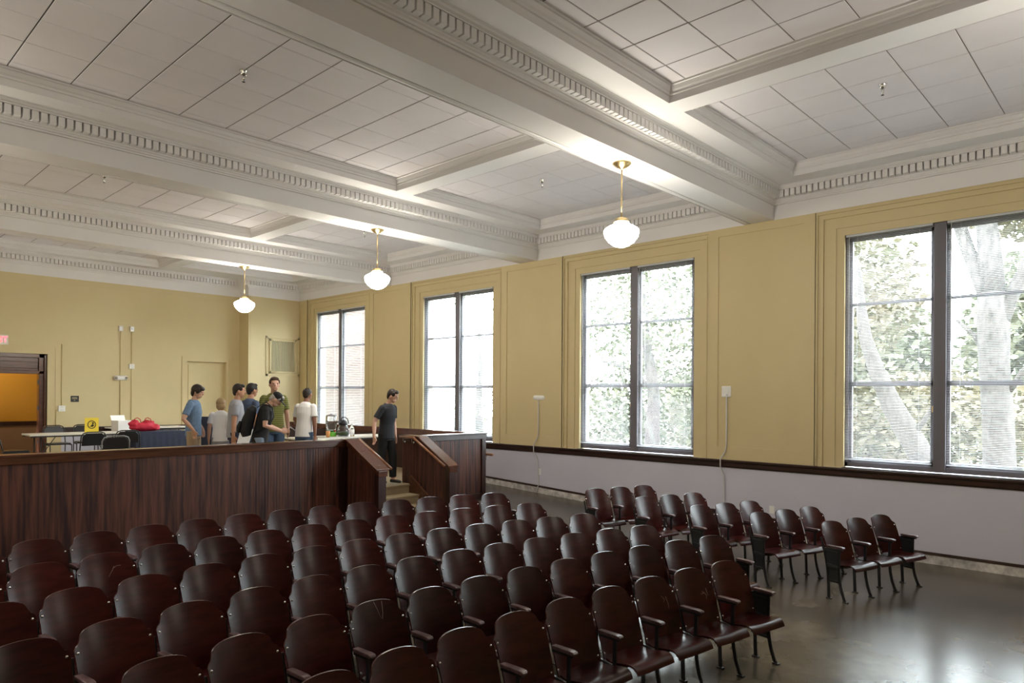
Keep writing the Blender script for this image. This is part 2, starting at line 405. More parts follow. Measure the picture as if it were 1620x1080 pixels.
def window(idx, n, f, label_i):
    e = bpy.data.objects.new('window_%d' % idx, None); C.objects.link(e); e['kind'] = 'structure'; e.location = (XW+.17,(n+f)/2,ZSILL)
    e.empty_display_size = .1
    O = Vector((XW+.17,(n+f)/2,ZSILL))
    fr = MB(); xa, xb = -.045, .06; h = ZH-ZSILL; hw = (f-n)/2
    fr.box((xa,-hw,0),(xb,-hw+.05,h)); fr.box((xa,hw-.05,0),(xb,hw,h)); fr.box((xa,-hw,h-.05),(xb,hw,h)); fr.box((xa,-hw,0),(xb,hw,.075))
    fr.box((xa-.02,-.078,0),(xb,.078,h))
    fr.build('window_frame', M['frame'], e, bevel=.004)
    for s in (-1, 1):
        y0, y1 = (-hw+.05, -.078) if s < 0 else (.078, hw-.05)
        sh = MB()
        for a, c in ((.075,.075+.065),(1.273-.035,1.273+.035),(2.492-.02,2.492+.02),(h-.05-.05,h-.05)): sh.box((-.015,y0,a),(.045,y1,c))
        sh.box((-.015,y0,.075),(.045,y0+.045,h-.05)); sh.box((-.015,y1-.045,.075),(.045,y1,h-.05))
        so = sh.build('sash', M['frame'], e)
        for a, c in ((.14,1.238),(1.308,2.472),(2.512,h-.10)):
            g = MB(); g.box((.012,y0+.04,a),(.018,y1-.04,c)); g.build('pane', M['pane'], so)
        for q in (.28,.72):
            l = MB(); yy = y0+(y1-y0)*q; l.box((-.03,yy-.045,.118),(-.015,yy+.045,.132)); l.build('finger_lift', M['black'], so)
    l = MB(); l.box((-.04,.082,.86),(-.015,.1,.95)); l.build('latch', M['brass'], e)
    sl = MB(); sl.box((-.19,-hw+.005,-.03),(-.045,hw-.005,-.008)); sl.build('sill', M['alu'], e)
    return e
for i, (n, f) in enumerate(WINS): window(i+1, n, f, i)

# mini blinds, one per half window
BL = [('first','window nearest the camera'),('second','second window from the camera'),('third','third window from the camera'),('fourth','farthest window, before brick wall')]
for i, (n, f) in enumerate(WINS):
    mid = (n+f)/2
    for s, side in ((1,'left'),(-1,'right')):
        y0, y1 = (mid+.092, f-.02) if s > 0 else (n+.02, mid-.092)
        where = ['nearest window, before the forked tree','second window, beside the white strobe','third window, behind the platform steps','farthest window, before the brick wall'][i]
        t = thing('window_blind', 'open white mini blind in the %s half of the %s' % (side, where), 'blind', (XW+.085,(y0+y1)/2,ZH), 0, 'white mini blinds')
        hy = (y1-y0)/2; H = ZH-ZSILL
        hr = MB(); hr.box((-.014,-hy,-.035),(.014,hy,-.004)); hr.build('headrail', M['blind'], t)
        sl = MB(); z = -.05; k = 0
        while z > -H+.115:
            w = .0115; tl = .001
            vs = []
            for yy in (-hy+.004, hy-.004):
                vs += [(-w,yy,z-tl),(0,yy,z+.0018),(w,yy,z+tl)]
            sl.add(vs, [(0,1,4,3),(1,2,5,4)]); z -= .0235
        sl.build('slats', M['blind'], t)
        br = MB(); br.box((-.012,-hy,z-.004),(.012,hy,z+.010)); br.build('bottom_rail', M['blind'], t)
        cd = MB()
        for q in (.14,.86):
            yy = -hy+2*hy*q
            for xx in (-.013,.013): cd.tube([(xx,yy,-.03),(xx,yy,z)], .0009, 4)
        cd.build('ladder_cord', M['blind'], t)
        wd = MB(); wd.tube([(-.022,hy-.05,-.02),(-.024,hy-.052,-1.7)], .0035, 6); wd.build('wand', M['plastic'], t)

# ------------------------------------------------------------------ back wall, column, left and front walls
DX0, DX1, DZ = 2.95, 4.70, 3.317
NX0, NX1, NZ = 8.10, 9.24, 3.285
b = MB()
b.box((XL-.4,YB,-.1),(DX0,YB+.35,ZF)); b.box((DX0,YB,DZ),(DX1,YB+.35,ZF)); b.box((DX1,YB,-.1),(NX0,YB+.35,ZF))
b.box((NX0,YB,NZ),(NX1,YB+.35,ZF)); b.box((NX1,YB,-.1),(XW+.4,YB+.35,ZF)); b.box((NX0,YB+.16,-.1),(NX1,YB+.35,NZ))
b.box((XL-.4,YB+.012,ZF),(XW+.4,YB+.35,6.1))
# flat casings: thin boards with shadow lines
def casing(b, x0, x1, zt, w, t):
    for k, (a, c, th) in enumerate(((0,w*.55,t*.55),(w*.55,w,t))):
        b.box((x0-c,YB-th,ZP),(x0-a,YB,zt+a)); b.box((x1+a,YB-th,ZP),(x1+c,YB,zt+a)); b.box((x0-c,YB-th,zt+a),(x1+c,YB,zt+c))
casing(b, DX0, DX1, DZ, .30, .022); casing(b, NX0, NX1, NZ, .14, .018)
b.box((NX0+.10,YB+.145,ZP),(NX1-.10,YB+.16,NZ-.10))
b.box((XL,YB-.012,4.99),(4.0,YB,ZF)); b.box((XL,YB-.008,5.12),(9.64,YB,ZF)); 
struct(b.build('wall_back', M['wall']))
b = MB(); b.box((9.64,YC,-.1),(XW,YB,ZF)); b.box((9.70,YC-.006,1.48),(9.78,YC,ZF)); struct(b.build('wall_back_pilaster', M['wall']))
b = MB(); b.box((DX1+.28,YB-.05,1.345),(XW,YB,1.475)); b.box((DX1+.28,YB-.075,1.445),(XW,YB,1.478)); b.box((XL,YB-.05,1.345),(DX0-.28,YB,1.478)); struct(b.build('trim_12', M['rail']))
b = MB(); b.box((DX1+.3,YB-.012,ZP),(9.64,YB,1.345)); b.box((XL,YB-.012,ZP),(DX0-.3,YB,1.345)); struct(b.build('trim_13', M['wains']))
b = MB()
b.box((XL-.4,YF,-.1),(XL,YB,ZF)); b.box((XL-.4,YF,ZF),(XL-.012,YB,6.1)); struct(b.build('wall_left', M['wall']))
b = MB(); b.box((XL-.4,YF-.4,-.1),(XW+.4,YF-.012,6.1)); struct(b.build('wall_front', M['wall']))

# doorway at the back left, the hall behind it
d = bpy.data.objects.new('door_1', None); C.objects.link(d); d['kind'] = 'structure'; d.location = (DX1,YB,ZP)
b = MB(); h = DZ-ZP; W = DX1-DX0
b.box((-.16,.09,0),(0,.30,h)); b.box((-W,.09,0),(-W+.16,.30,h)); b.box((-W,.09,h-.10),(0,.30,h)); b.box((-W,.09,h-.50),(0,.30,h-.42)); b.box((-.06,.03,0),(-.02,.09,h-.03)); b.box((-W,.15,h-.42),(-1.02,.20,h-.1)); b.box((-1.02,.15,h-.2),(-.16,.20,h-.1)); b.box((-1.02,.15,h-.42),(-.16,.20,h-.36)); b.box((-1.02,.16,h-.36),(-.16,.19,h-.2))
b.build('door_frame', M['cap'], d, bevel=.006)
b = MB(); b.box((-1.5,.14,h-.40),(-.98,.16,h-.16)); b.build('transom_pane', M['greyframe'], d)
for z in (.35,1.2,1.85):
    b = MB(); b.box((-.19,.10,z),(-.155,.115,z+.10)); b.build('hinge', M['alu'], d)
HY = YB+2.4
b = MB(); b.box((-1,HY,1.55),(9.5,HY+.1,4.2)); hall = struct(b.build('wall_hall', M['ochre']))
b = MB(); b.box((-1,HY-.01,ZP-.1),(9.5,HY+.1,1.47)); struct(b.build('wall_hall_lower', M['tan']))
b = MB(); b.box((-1,HY-.04,1.46),(9.5,HY+.1,1.57)); struct(b.build('trim_14', M['rail']))
b = MB(); b.box((-1,YB+.35,ZP-.15),(9.5,HY+.1,ZP-.02)); struct(b.build('floor_hall', M['floor']))
b = MB(); b.box((-1,YB+.35,4.1),(9.5,HY+.1,4.2)); struct(b.build('ceiling_hall', M['white']))
b = MB(); b.box((-1.1,YB+.3,ZP),(-1,HY+.1,4.2)); b.box((9.5,YB+.3,ZP),(9.6,HY+.1,4.2)); struct(b.build('wall_hall_end', M['ochre']))

# column grille
g = thing('wall_vent', 'tall slatted air vent high on the pale pilaster in the back right corner', 'vent', (10.74,YC,3.51))
b = MB()
for k, (w, h, t, o) in enumerate(((.56,.605,.018,.07),(.445,.52,.03,.06))):
    b.box((-w,-t,-h),(-w+o,0,h)); b.box((w-o,-t,-h),(w,0,h)); b.box((-w,-t,h-o),(w,0,h)); b.box((-w,-t,-h),(w,0,-h+o))
b.build('vent_frame', M['wall'], g, bevel=.004)
b = MB(); b.box((-.38,-.004,-.46),(.38,-.001,.46)); b.build('duct_back', M['dark'], g)
for k in range(17):
    x = -.36+.72*k/16; b = MB(); b.box((x-.012,-.024,-.46),(x+.012,-.006,.46)); b.build('slat', M['grille'], g)

# ------------------------------------------------------------------ platform, parapets and steps
b = MB(); b.box((XL,10.16,ZP-.12),(9.85,YB,ZP)); struct(b.build('floor_platform', M['step']))
def bead(b, axis, c, a0, a1, z0f, z1f, step=.047, w=.005, d=.004, sgn=-1):
    # thin raised beads of a beadboard panel; z0f, z1f give bottom and top along the run
    n = int((a1-a0)/step)
    for k in range(1, n):
        a = a0 + (a1-a0)*k/n; z0, z1 = z0f(a), z1f(a)
        if z1-z0 < .03: continue
        if axis == 'x': b.box((a-w/2,c+sgn*d,z0),(a+w/2,c,z1))
        else: b.box((c+sgn*d,a-w/2,z0),(c,a+w/2,z1))
ZC = 1.605
YP = 10.0
# front parapet
p = thing('platform_parapet', 'long dark wood parapet along the platform front, behind the main seats', 'parapet', (1.3,YP,floorz(YP)))
def local(o): return Matrix.Translation(-Vector(o.location))
def addp(b, name, m, o, bevel=0):
    T = local(o); b.v = [tuple(T @ Vector(v)) for v in b.v]; return b.build(name, m, o, bevel=bevel)
b = MB(); b.box((XL,YP+.02,floorz(YP)-.02),(6.50,YP+.14,1.50)); addp(b, 'panel', M['ply'], p)
b = MB(); b.box((XL,YP-.012,1.485),(6.60,YP+.16,1.578)); b.box((XL,YP-.03,1.575),(6.60,YP+.18,ZC)); addp(b, 'cap_rail', M['cap'], p, .006)
b = MB(); b.box((6.43,YP-.012,floorz(YP)-.02),(6.70,YP+.14,1.485)); addp(b, 'end_post', M['dkwood'], p, .004)
b = MB(); b.box((XL,YP,floorz(YP)-.02),(6.43,YP+.02,floorz(YP)+.12)); addp(b, 'base_rail', M['dkwood'], p)
b = MB(); bead(b, 'x', YP+.02, 4.9, 6.43, lambda a: floorz(YP)+.1, lambda a: 1.49); addp(b, 'beading', M['ply'], p)
# left stair parapet, sloping
YE = 9.08
def slope(y, z0=ZC, z1=1.19, ya=9.93, yb=9.10): return z0 if y > ya else z0+(z1-z0)*(ya-y)/(ya-yb)
def stair_parapet(name, label, xa, xb, ytop, zend, capx, group):
    o = thing(name, label, 'parapet', ((xa+xb)/2,YE,floorz(YE)), 0, group)
    f = lambda y: slope(y, ZC, zend)
    b = MB()
    yl = [YE+.12, 9.93, ytop] if ytop > 9.94 else [YE+.12, 9.93]
    for y0, y1 in zip(yl[:-1], yl[1:]):
        b.hexa([(xa+.01,y0,floorz(y0)-.02),(xb-.01,y0,floorz(y0)-.02),(xb-.01,y1,floorz(y1)-.02),(xa+.01,y1,floorz(y1)-.02),
                (xa+.01,y0,f(y0)-.09),(xb-.01,y0,f(y0)-.09),(xb-.01,y1,f(y1)-.09),(xa+.01,y1,f(y1)-.09)])
    addp(b, 'panel', M['ply'], o)
    b = MB()
    for c, sg in ((xa+.01,-1),(xb-.01,1)): bead(b, 'y', c, YE+.12, ytop, lambda a: floorz(a), lambda a: f(a)-.1, sgn=sg)
    addp(b, 'beading', M['ply'], o)
    b = MB(); b.hexa([(xa,YE,floorz(YE)-.02),(xb,YE,floorz(YE)-.02),(xb,YE+.12,floorz(YE)-.02),(xa,YE+.12,floorz(YE)-.02),(xa,YE,f(YE)-.05),(xb,YE,f(YE)-.05),(xb,YE+.12,f(YE+.12)-.05),(xa,YE+.12,f(YE+.12)-.05)])
    addp(b, 'end_post', M['dkwood'], o, .004)
    b = MB()
    yl = [YE-.02, 9.93, ytop] if ytop > 9.94 else [YE-.02, 9.93]
    for (x0, x1, t0, t1) in ((capx[0],capx[1],-.03,0),(xa-.012,xb+.012,-.12,-.03)):
        for y0, y1 in zip(yl[:-1], yl[1:]):
            b.hexa([(x0,y0,f(y0)+t0),(x1,y0,f(y0)+t0),(x1,y1,f(y1)+t0),(x0,y1,f(y1)+t0),(x0,y0,f(y0)+t1),(x1,y0,f(y0)+t1),(x1,y1,f(y1)+t1),(x0,y1,f(y1)+t1)])
    addp(b, 'sloped_cap', M['cap'], o, .004)
    return o
stair_parapet('stair_parapet', 'sloping dark wood side wall on the left of the platform steps', 6.55, 6.70, 9.965, 1.19, (6.50,6.75), 'stair side walls')
stair_parapet('stair_parapet', 'sloping dark wood side wall on the right of the platform steps', 8.04, 8.19, 10.42, 1.15, (8.00,8.23), 'stair side walls')
# right front panel and side parapet
p = thing('platform_parapet', 'short dark beadboard parapet between the steps and the aisle by the windows', 'parapet', (9.0,YP,floorz(YP)))
b = MB(); b.box((8.21,YP+.02,floorz(YP)-.02),(9.76,YP+.13,1.50)); addp(b, 'panel', M['ply'], p)
b = MB(); bead(b, 'x', YP+.02, 8.22, 9.70, lambda a: floorz(YP)+.1, lambda a: 1.49); addp(b, 'beading', M['ply'], p)
b = MB(); b.box((8.235,YP-.012,1.485),(9.83,YP+.15,1.578)); b.box((8.235,YP-.03,1.575),(9.83,YP+.17,ZC)); addp(b, 'cap_rail', M['dkwood'], p, .006)
b = MB(); b.box((9.70,YP-.012,floorz(YP)-.02),(9.81,YP+.13,1.485)); addp(b, 'end_post', M['dkwood'], p, .004)
b = MB(); b.box((8.22,YP,floorz(YP)-.02),(9.70,YP+.02,floorz(YP)+.13)); addp(b, 'base_rail', M['dkwood'], p)
p = thing('platform_parapet', 'dark wood side parapet of the platform running back beside the windows', 'parapet', (9.78,13.8,ZP))
b = MB(); b.box((9.70,YP+.18,ZP-.4),(9.82,17.6,1.5)); addp(b, 'panel', M['dkwood'], p)
b = MB(); b.box((9.685,YP+.18,1.47),(9.83,17.6,ZC)); addp(b, 'cap_rail', M['cap'], p, .005)
# steps
s = thing('platform_steps', 'three wooden steps between the sloping side walls up to the platform', 'steps', (7.37,9.6,.25))
ST = [(10.15,.72,.56),(9.87,.56,.405),(9.59,.405,floorz(9.5)-.02)]
for k, (y, zt, zb) in enumerate(ST):
    yn = 10.18 if k == 0 else ST[k-1][0]+.02
    b = MB(); b.box((6.71,y-.02,zt-.035),(8.03,yn+.02 if k else 10.19,zt-.001 if k == 0 else zt)); addp(b, 'tread', M['step'], s, .005)
    b = MB(); b.box((6.71,y,zb-.02),(8.03,y+.02,zt-.035)); addp(b, 'riser', M['step'], s)
b = MB()
for x0, x1 in ((8.00,8.035),):
    b.add([(x0,10.15,.90),(x0,9.20,.30),(x0,9.20,.20),(x0,10.15,.55),(x1,10.15,.90),(x1,9.20,.30),(x1,9.20,.20),(x1,10.15,.55)],
          [(0,1,2,3),(7,6,5,4),(0,4,5,1),(1,5,6,2),(2,6,7,3),(3,7,4,0)])
addp(b, 'stringer', M['cap'], s)
# handrails
def handrail(label, pts, brs, group='stair handrails'):
    o = thing('handrail', label, 'handrail', pts[0], 0, group)
    T = Vector(pts[0])
    b = MB(); b.tube([Vector(p)-T for p in pts], .023, 10); b.build('rail', M['handrail'], o)
    for (x, y, z, wx) in brs:
        b = MB(); b.tube([Vector((x,y,z))-T, Vector((x,y,z-.05))-T, Vector((wx,y,z-.07))-T], .008, 6); b.ball(Vector((wx,y,z-.07))-T, .022, 8, 6); b.build('bracket', M['bolt'], o)
    return o
handrail('round wooden handrail fixed to the right wall of the platform steps', [(7.955,10.38,1.575),(7.955,9.98,1.575),(7.955,9.12,1.125)], [(7.955,10.28,1.555,8.004),(7.955,10.02,1.555,8.004)])
handrail('round wooden handrail beside the left sloping wall of the platform steps', [(6.795,9.97,1.595),(6.795,9.08,1.165)], [(6.795,9.85,1.52,6.738),(6.795,9.3,1.25,6.738)])
handrail('short stub of handrail poking past the end of the beadboard parapet', [(9.875,9.86,1.165),(9.875,10.9,1.165)], [(9.875,10.04,1.145,9.853)])

# ------------------------------------------------------------------ pendant lamps
for i, (x, y, lab) in enumerate(((7.28,5.02,'lit opal schoolhouse pendant hanging from the nearest ceiling beam'),
                                 (7.31,10.21,'lit opal schoolhouse pendant on the middle beam above the platform steps'),
                                 (7.38,15.42,'lit opal schoolhouse pendant on the farthest beam near the vent'),
                                 (7.29,-.15,'added unseen opal pendant on the beam above the viewpoint, brightening the room'),(-.01,5.02,'added unseen opal pendant in a left row, on the nearest beam'),  # last four pendants are added out of view to brighten the room
                                 (-.01,10.21,'added unseen opal pendant in a left row, on the middle beam'),(-.01,15.42,'added unseen opal pendant in a left row, on the farthest beam'))):
    t = thing('pendant_lamp', lab, 'lamp', (x,y,ZF), 0, 'schoolhouse pendant lamps')
    b = MB(); b.lathe([(0,-.085),(.018,-.08),(.03,-.06),(.07,-.052),(.075,-.04),(.098,-.034),(.102,-.018),(.118,-.014),(.118,0)], seg=28); b.build('canopy', M['brass'], t)
    b = MB(); b.tube([(0,0,-.07),(0,0,-.69)], .009, 10); b.build('rod', M['brass'], t)
    b = MB(); b.lathe([(.02,-.675),(.04,-.685),(.085,-.70),(.09,-.735),(.10,-.74)], seg=28); b.build('shade_fitter', M['brass'], t)
    b = MB(); b.lathe([(0,-1.052),(.05,-1.048),(.10,-1.030),(.16,-.985),(.205,-.925),(.221,-.868),(.219,-.845),(.20,-.822),(.15,-.79),(.105,-.775),(.092,-.75),(.088,-.738)], seg=40); b.build('shade', M['globe'], t)
# sprinklers
for x, y, lab in ((3.59,7.55,'chrome ceiling sprinkler in the tiled bay at the upper left'),(8.75,2.44,'chrome ceiling sprinkler in the tiled bay at the upper right'),
                  (8.785,7.65,'chrome ceiling sprinkler between the nearest and middle pendant lamps'),(3.74,12.85,'small chrome ceiling sprinkler left of the middle beam'),
                  (8.94,12.96,'small chrome ceiling sprinkler close to the middle pendant canopy')):
    t = thing('ceiling_sprinkler', lab, 'sprinkler', (x,y,ZT), 0, 'ceiling sprinklers')
    b = MB(); b.lathe([(.018,-.05),(.03,-.048),(.032,-.03),(.040,-.008),(.046,0)], seg=18); b.build('escutcheon', M['chrome'], t)
    b = MB(); b.lathe([(.008,-.105),(.012,-.10),(.018,-.075),(.016,-.05)], seg=14); b.tube([(-.012,0,-.075),(-.016,0,-.10),(0,0,-.122)], .003, 6); b.tube([(.012,0,-.075),(.016,0,-.10),(0,0,-.122)], .003, 6); b.build('sprinkler_head', M['chrome'], t)
    b = MB(); b.lathe([(.016,-.127),(.018,-.123),(.008,-.120)], seg=14); b.build('deflector', M['iron'], t)

# ------------------------------------------------------------------ wall fixtures
def conduit(label, pts, m='ivory', r=.009):
    o = MB(); T = Vector(pts[0]); o.tube([Vector(p)-T for p in pts], r, 8); ob = o.build('wall_conduit', M[m], loc=pts[0])
    return tag(ob, label, 'conduit', 'surface conduits')
def emergency(x, y, z, axis, lab):
    t = thing('emergency_light', lab, 'emergency light', (x,y,z), 0 if axis == 'x' else R(90), 'emergency lights')
    # local x across the wall, -y out of it
    b = MB(); b.lathe([(0,-.17),(.035,-.168),(.055,-.15),(.062,-.10),(.062,.10),(.055,.15),(.035,.168),(0,.17)], seg=18, M=Matrix.Rotation(R(90),3,'Y')); b.v = [(p[0],p[1]*.7-.042,p[2]) for p in b.v]; b.build('housing', M['plastic'], t)
    for s in (-1, 1):
        b = MB(); b.lathe([(.0,0),(.032,0),(.036,.02),(.0,.03)], c=(s*.125,-.085,.0), seg=14, M=Matrix.Rotation(R(90),3,'X')); b.build('lamp_head', M['chrome'], t)
emergency(XW-.001,9.91,2.31,'y','white twin-head emergency light on the yellow pier beside the second window')
emergency(6.36,YB-.001,2.76,'x','white twin-head emergency light on the back wall below two sensors')
conduit('thin conduit dropping from the emergency light on the window wall to the floor', [(XW-.012,9.90,2.27),(XW-.012,9.90,1.50),(XW-.03,9.93,1.42),(XW-.078,9.97,1.30),(XW-.078,9.97,1.14),(XW-.02,9.93,1.05),(XW-.012,9.90,.95),(XW-.012,9.88,.42),(XW-.04,9.88,.40),(XW-.04,9.90,.27)], 'ivoryw', .011)
conduit('thin conduit dropping from the white strobe to the floor behind the side seats', [(XW-.012,5.585,2.40),(XW-.012,5.585,1.50),(XW-.03,5.60,1.40),(XW-.078,5.66,1.28),(XW-.078,5.66,1.15),(XW-.02,5.62,1.0),(XW-.012,5.61,.26),(XW-.04,5.61,.24),(XW-.04,5.61,.09)], 'ivoryw', .011)
def outlet(lab, x, y, z, axis, w=.07, h=.115, d=.045, name='outlet_box'):
    t = thing(name, lab, 'outlet box', (x,y,z), 0 if axis == 'x' else R(90), 'wall boxes')
    b = MB(); b.box((-w/2,-d,-h/2),(w/2,0,h/2)); b.build('box', M['plastic'], t, bevel=.005)
    b = MB()
    for q in (-.25,.25): b.box((-w*.22,-d-.002,h*q-.014),(w*.22,-d,h*q+.014))
    b.build('socket', M['exit'], t)
    return t
outlet('small white outlet box low on the grey wall, on the emergency light conduit', XW-.001,9.87,.72,'y',.09,.14)
outlet('small white outlet box low on the grey wall behind the side seats', XW-.001,4.785,.495,'y',.09,.13)
t = thing('wall_strobe', 'square white alarm strobe on the yellow pier between the two nearest windows', 'alarm', (XW-.001,5.60,2.44), R(90))
b = MB(); b.box((-.085,-.055,-.095),(.085,0,.095)); b.build('housing', M['plastic'], t, bevel=.008)
b = MB(); b.lathe([(.05,0),(.05,.004),(.035,.004),(.035,0)], c=(-.005,-.055,-.01), seg=20, M=Matrix.Rotation(R(90),3,'X')); b.build('speaker_ring', M['greyframe'], t)
b = MB(); b.box((-.03,-.062,.03),(.06,-.055,.06)); b.build('lens', M['chrome'], t)
for x, lab, z in ((6.36,'left of the two small white sensors high on the back wall',4.08),(6.635,'right of the two small white sensors high on the back wall',4.085)):
    t = thing('wall_sensor', lab, 'sensor', (x,YB-.001,z), 0, 'wall sensors')
    b = MB(); b.box((-.05,-.06,-.07),(.05,0,.07)); b.build('housing', M['plastic'], t, bevel=.006)
    b = MB(); b.box((-.02,-.064,-.02),(.02,-.06,.03)); b.build('lens', M['greyframe'], t)
outlet('white junction box on the back wall halfway up the right conduit', 6.635,YB-.001,3.077,'x',.13,.13,.05)
outlet('white outlet box on the back wall beside the brown doorway', 5.0,YB-.024,1.955,'x',.15,.15,.05)
conduit('left of two thin conduits down the back wall, from the left sensor', [(6.36,YB-.012,4.02),(6.36,YB-.012,1.47)])
conduit('right of two thin conduits down the back wall, through the junction box', [(6.635,YB-.012,4.02),(6.635,YB-.012,1.48)])
conduit('thin conduit under the outlet box beside the brown doorway', [(4.97,YB-.03,1.95),(4.88,YB-.03,1.90),(4.88,YB-.03,1.45)])
conduit('thin conduit running up the door casing above the outlet box', [(5.0,YB-.03,2.0),(5.0,YB-.03,3.58)])
t = thing('exit_sign', 'lit EXIT sign on the back wall above the brown doorway', 'exit sign', (3.69,YB-.03,3.62))
b = MB(); b.box((-.185,-.05,-.115),(.185,0,.115)); b.build('housing', M['exit'], t, bevel=.006)
def text(s, name, size, m, parent, loc, rot=(R(90),0,0), ext=.002, align='CENTER'):
    cu = bpy.data.curves.new(name, 'FONT'); cu.body = s; cu.size = size; cu.extrude = ext; cu.align_x = align; cu.align_y = 'CENTER'
    o = bpy.data.objects.new(name, cu); C.objects.link(o); o.parent = parent; o.location = loc; o.rotation_euler = rot; cu.materials.append(m)
    dg = bpy.context.evaluated_depsgraph_get(); dg.update()
    me = bpy.data.meshes.new_from_object(o.evaluated_get(dg)); bpy.data.objects.remove(o)
    o = bpy.data.objects.new(name, me); C.objects.link(o); o.parent = parent; o.location = loc; o.rotation_euler = rot
    if not me.materials: me.materials.append(m)
    return o
tx = text('EXIT', 'lettering', .20, M['exitred'], t, (0,-.052,0)); tx.scale = (.82,1,1)
t = thing('wall_plaque', 'small black plaque with gold lines of lettering right of the doorway', 'sign', (5.30,YB-.001,2.20))
b = MB(); b.box((-.092,-.012,-.078),(.092,0,.078)); b.build('plate', M['black'], t, bevel=.003)
b = MB()
for z, w in ((.033,.06),(.006,.065),(-.038,.02)): 
    for k in range(int(w*2/.014)): b.box((-w+k*.014,-.014,z-.007),(-w+k*.014+.009,-.012,z+.007))
b.build('lettering', M['gold'], t)

# ------------------------------------------------------------------ auditorium chairs
def chair_meshes():
    hx = [0,.045,.09,.125,.152,.170,.182,.190,.196,.202,.210,.222,.2335]
    zt = [.854,.853,.850,.844,.836,.827,.817,.803,.786,.772,.763,.757,.742]
    xs = [-x for x in reversed(hx[1:])] + hx; zs = list(reversed(zt[1:])) + zt
    rows = 8; zb = .388
    def yb(x, z):
        u = (.852-z)/.464
        return -(.16*u + .012*math.sin(math.pi*u)) - .050*(x/.23)**2
    b = MB(); n = len(xs); vs = []
    for layer in (0, 1):
        for r in range(rows):
            for i, x in enumerate(xs):
                v = r/(rows-1); z = zb + (zs[i]-zb)*v
                xx = x*(1-.05*(1-v))
                vs.append((xx, yb(x,z) + (.012 if layer else 0), z))
    fs = []; L = rows*n
    for r in range(rows-1):
        for i in range(n-1):
            a = r*n+i; fs.append((a,a+1,a+n+1,a+n)); fs.append((L+a+n,L+a+n+1,L+a+1,L+a))
    b.add(vs, fs, True)
    rim = [i for i in range(n)] + [r*n+n-1 for r in range(1,rows)] + [(rows-1)*n+i for i in range(n-2,-1,-1)] + [r*n for r in range(rows-2,0,-1)]
    # separate rim vertices for a crisp edge
    rv = [vs[i] for i in rim] + [vs[L+i] for i in rim]; m = len(rim)
    b.add(rv, [(k,m+k,m+(k+1) % m,(k+1) % m) for k in range(m)])
    bk = b.build('backrest', M['chair'])
    bolts = []
    for x, z in ((-.214,.722),(.214,.722),(-.208,.44),(.208,.44)):
        q = MB(); q.ball((x,yb(x,z)-.002,z), (.0095,.006,.0095), 10, 6); bolts.append(q.build('bolt', M['bolt']))
    # seat
    py = [-.165,-.20,-.26,-.33,-.40,-.445,-.475,-.495,-.508,-.512]; pz = [.418,.408,.402,.410,.424,.427,.420,.405,.384,.368]
    hw = [.17,.20,.212,.214,.214,.214,.213,.211,.209,.208]; cols = 9
    b = MB(); vs = []
    for layer in (0, 1):
        for i in range(len(py)):
            for k in range(cols):
                u = -1+2*k/(cols-1); sag = -.010*(1-u*u) if i < 6 else -.004*(1-u*u)
                vs.append((hw[i]*u, py[i]+(.010 if layer and i > 6 else 0), pz[i]+sag-(.013 if layer and i <= 7 else 0)))
    L = len(py)*cols; fs = []
    for i in range(len(py)-1):
        for k in range(cols-1):
            a = i*cols+k; fs.append((a+cols,a+cols+1,a+1,a)); fs.append((L+a,L+a+1,L+a+cols+1,L+a+cols))
    b.add(vs, fs, True); m = len(py)
    rim = [k for k in range(cols)] + [i*cols+cols-1 for i in range(1,m)] + [(m-1)*cols+k for k in range(cols-2,-1,-1)] + [i*cols for i in range(m-2,0,-1)]
    rv = [vs[i] for i in rim] + [vs[L+i] for i in rim]; q = len(rim)
    b.add(rv, [(k,(k+1) % q,q+(k+1) % q,q+k) for k in range(q)])
    st = b.build('seat', M['chair'])
    b = MB()
    for s in (-1, 1): b.tube([(s*.218,-.235,.375),(s*.19,-.25,.372),(s*.15,-.36,.385)], [(.012,.010)]*3, flat=True)
    b.box((-.16,-.37,.378),(.16,-.35,.398)); br = b.build('seat_bracket', M['iron'])
    # side standard
    def standard(panel):
        b = MB(); w = .006
        b.tube([(0,-.195,0),(0,-.190,.10),(0,-.178,.34),(0,-.155,.45),(0,-.112,.60),(0,-.085,.70)], [(w,.018)]*4+[(w,.014)]*2, flat=True, up=(1,0,0))
        b.tube([(0,-.405,.004),(0,-.385,.035),(0,-.352,.12),(0,-.330,.22),(0,-.318,.34),(0,-.322,.59)], [(w,.017)]*6, flat=True, up=(1,0,0))
        b.box((-.020,-.435,0),(.020,-.375,.012)); b.box((-.020,-.225,0),(.020,-.165,.012))
        b.tube([(0,-.172,.586),(0,-.365,.592)], [(.016,.010)]*2, flat=True, up=(1,0,0))
        b.tube([(0,-.165,.39),(0,-.32,.375)], [(.010,.022)]*2, flat=True, up=(1,0,0))
        if panel:
            b.add([(-.006,-.180,.20),(-.006,-.330,.20),(-.006,-.325,.585),(-.006,-.112,.585),(.006,-.180,.20),(.006,-.330,.20),(.006,-.325,.585),(.006,-.112,.585)],
                  [(0,1,2,3),(7,6,5,4),(0,4,5,1),(1,5,6,2),(2,6,7,3),(3,7,4,0)])
            for s in (-1, 1):
                for q0, q1 in (((-.195,.225),(-.315,.225)),((-.315,.225),(-.31,.56)),((-.31,.56),(-.13,.56)),((-.13,.56),(-.195,.225)),((-.187,.39),(-.318,.38))):
                    b.tube([(s*.008,*q0),(s*.008,*q1)], [(.003,.004)]*2, flat=True, up=(1,0,0))
        return b
    so = standard(False).build('side_frame', M['iron'], bevel=.003); sp = standard(True).build('end_panel_frame', M['iron'], bevel=.003)
    b = MB()
    prof = [(-.082,.603),(-.34,.607),(-.368,.604),(-.380,.596)]
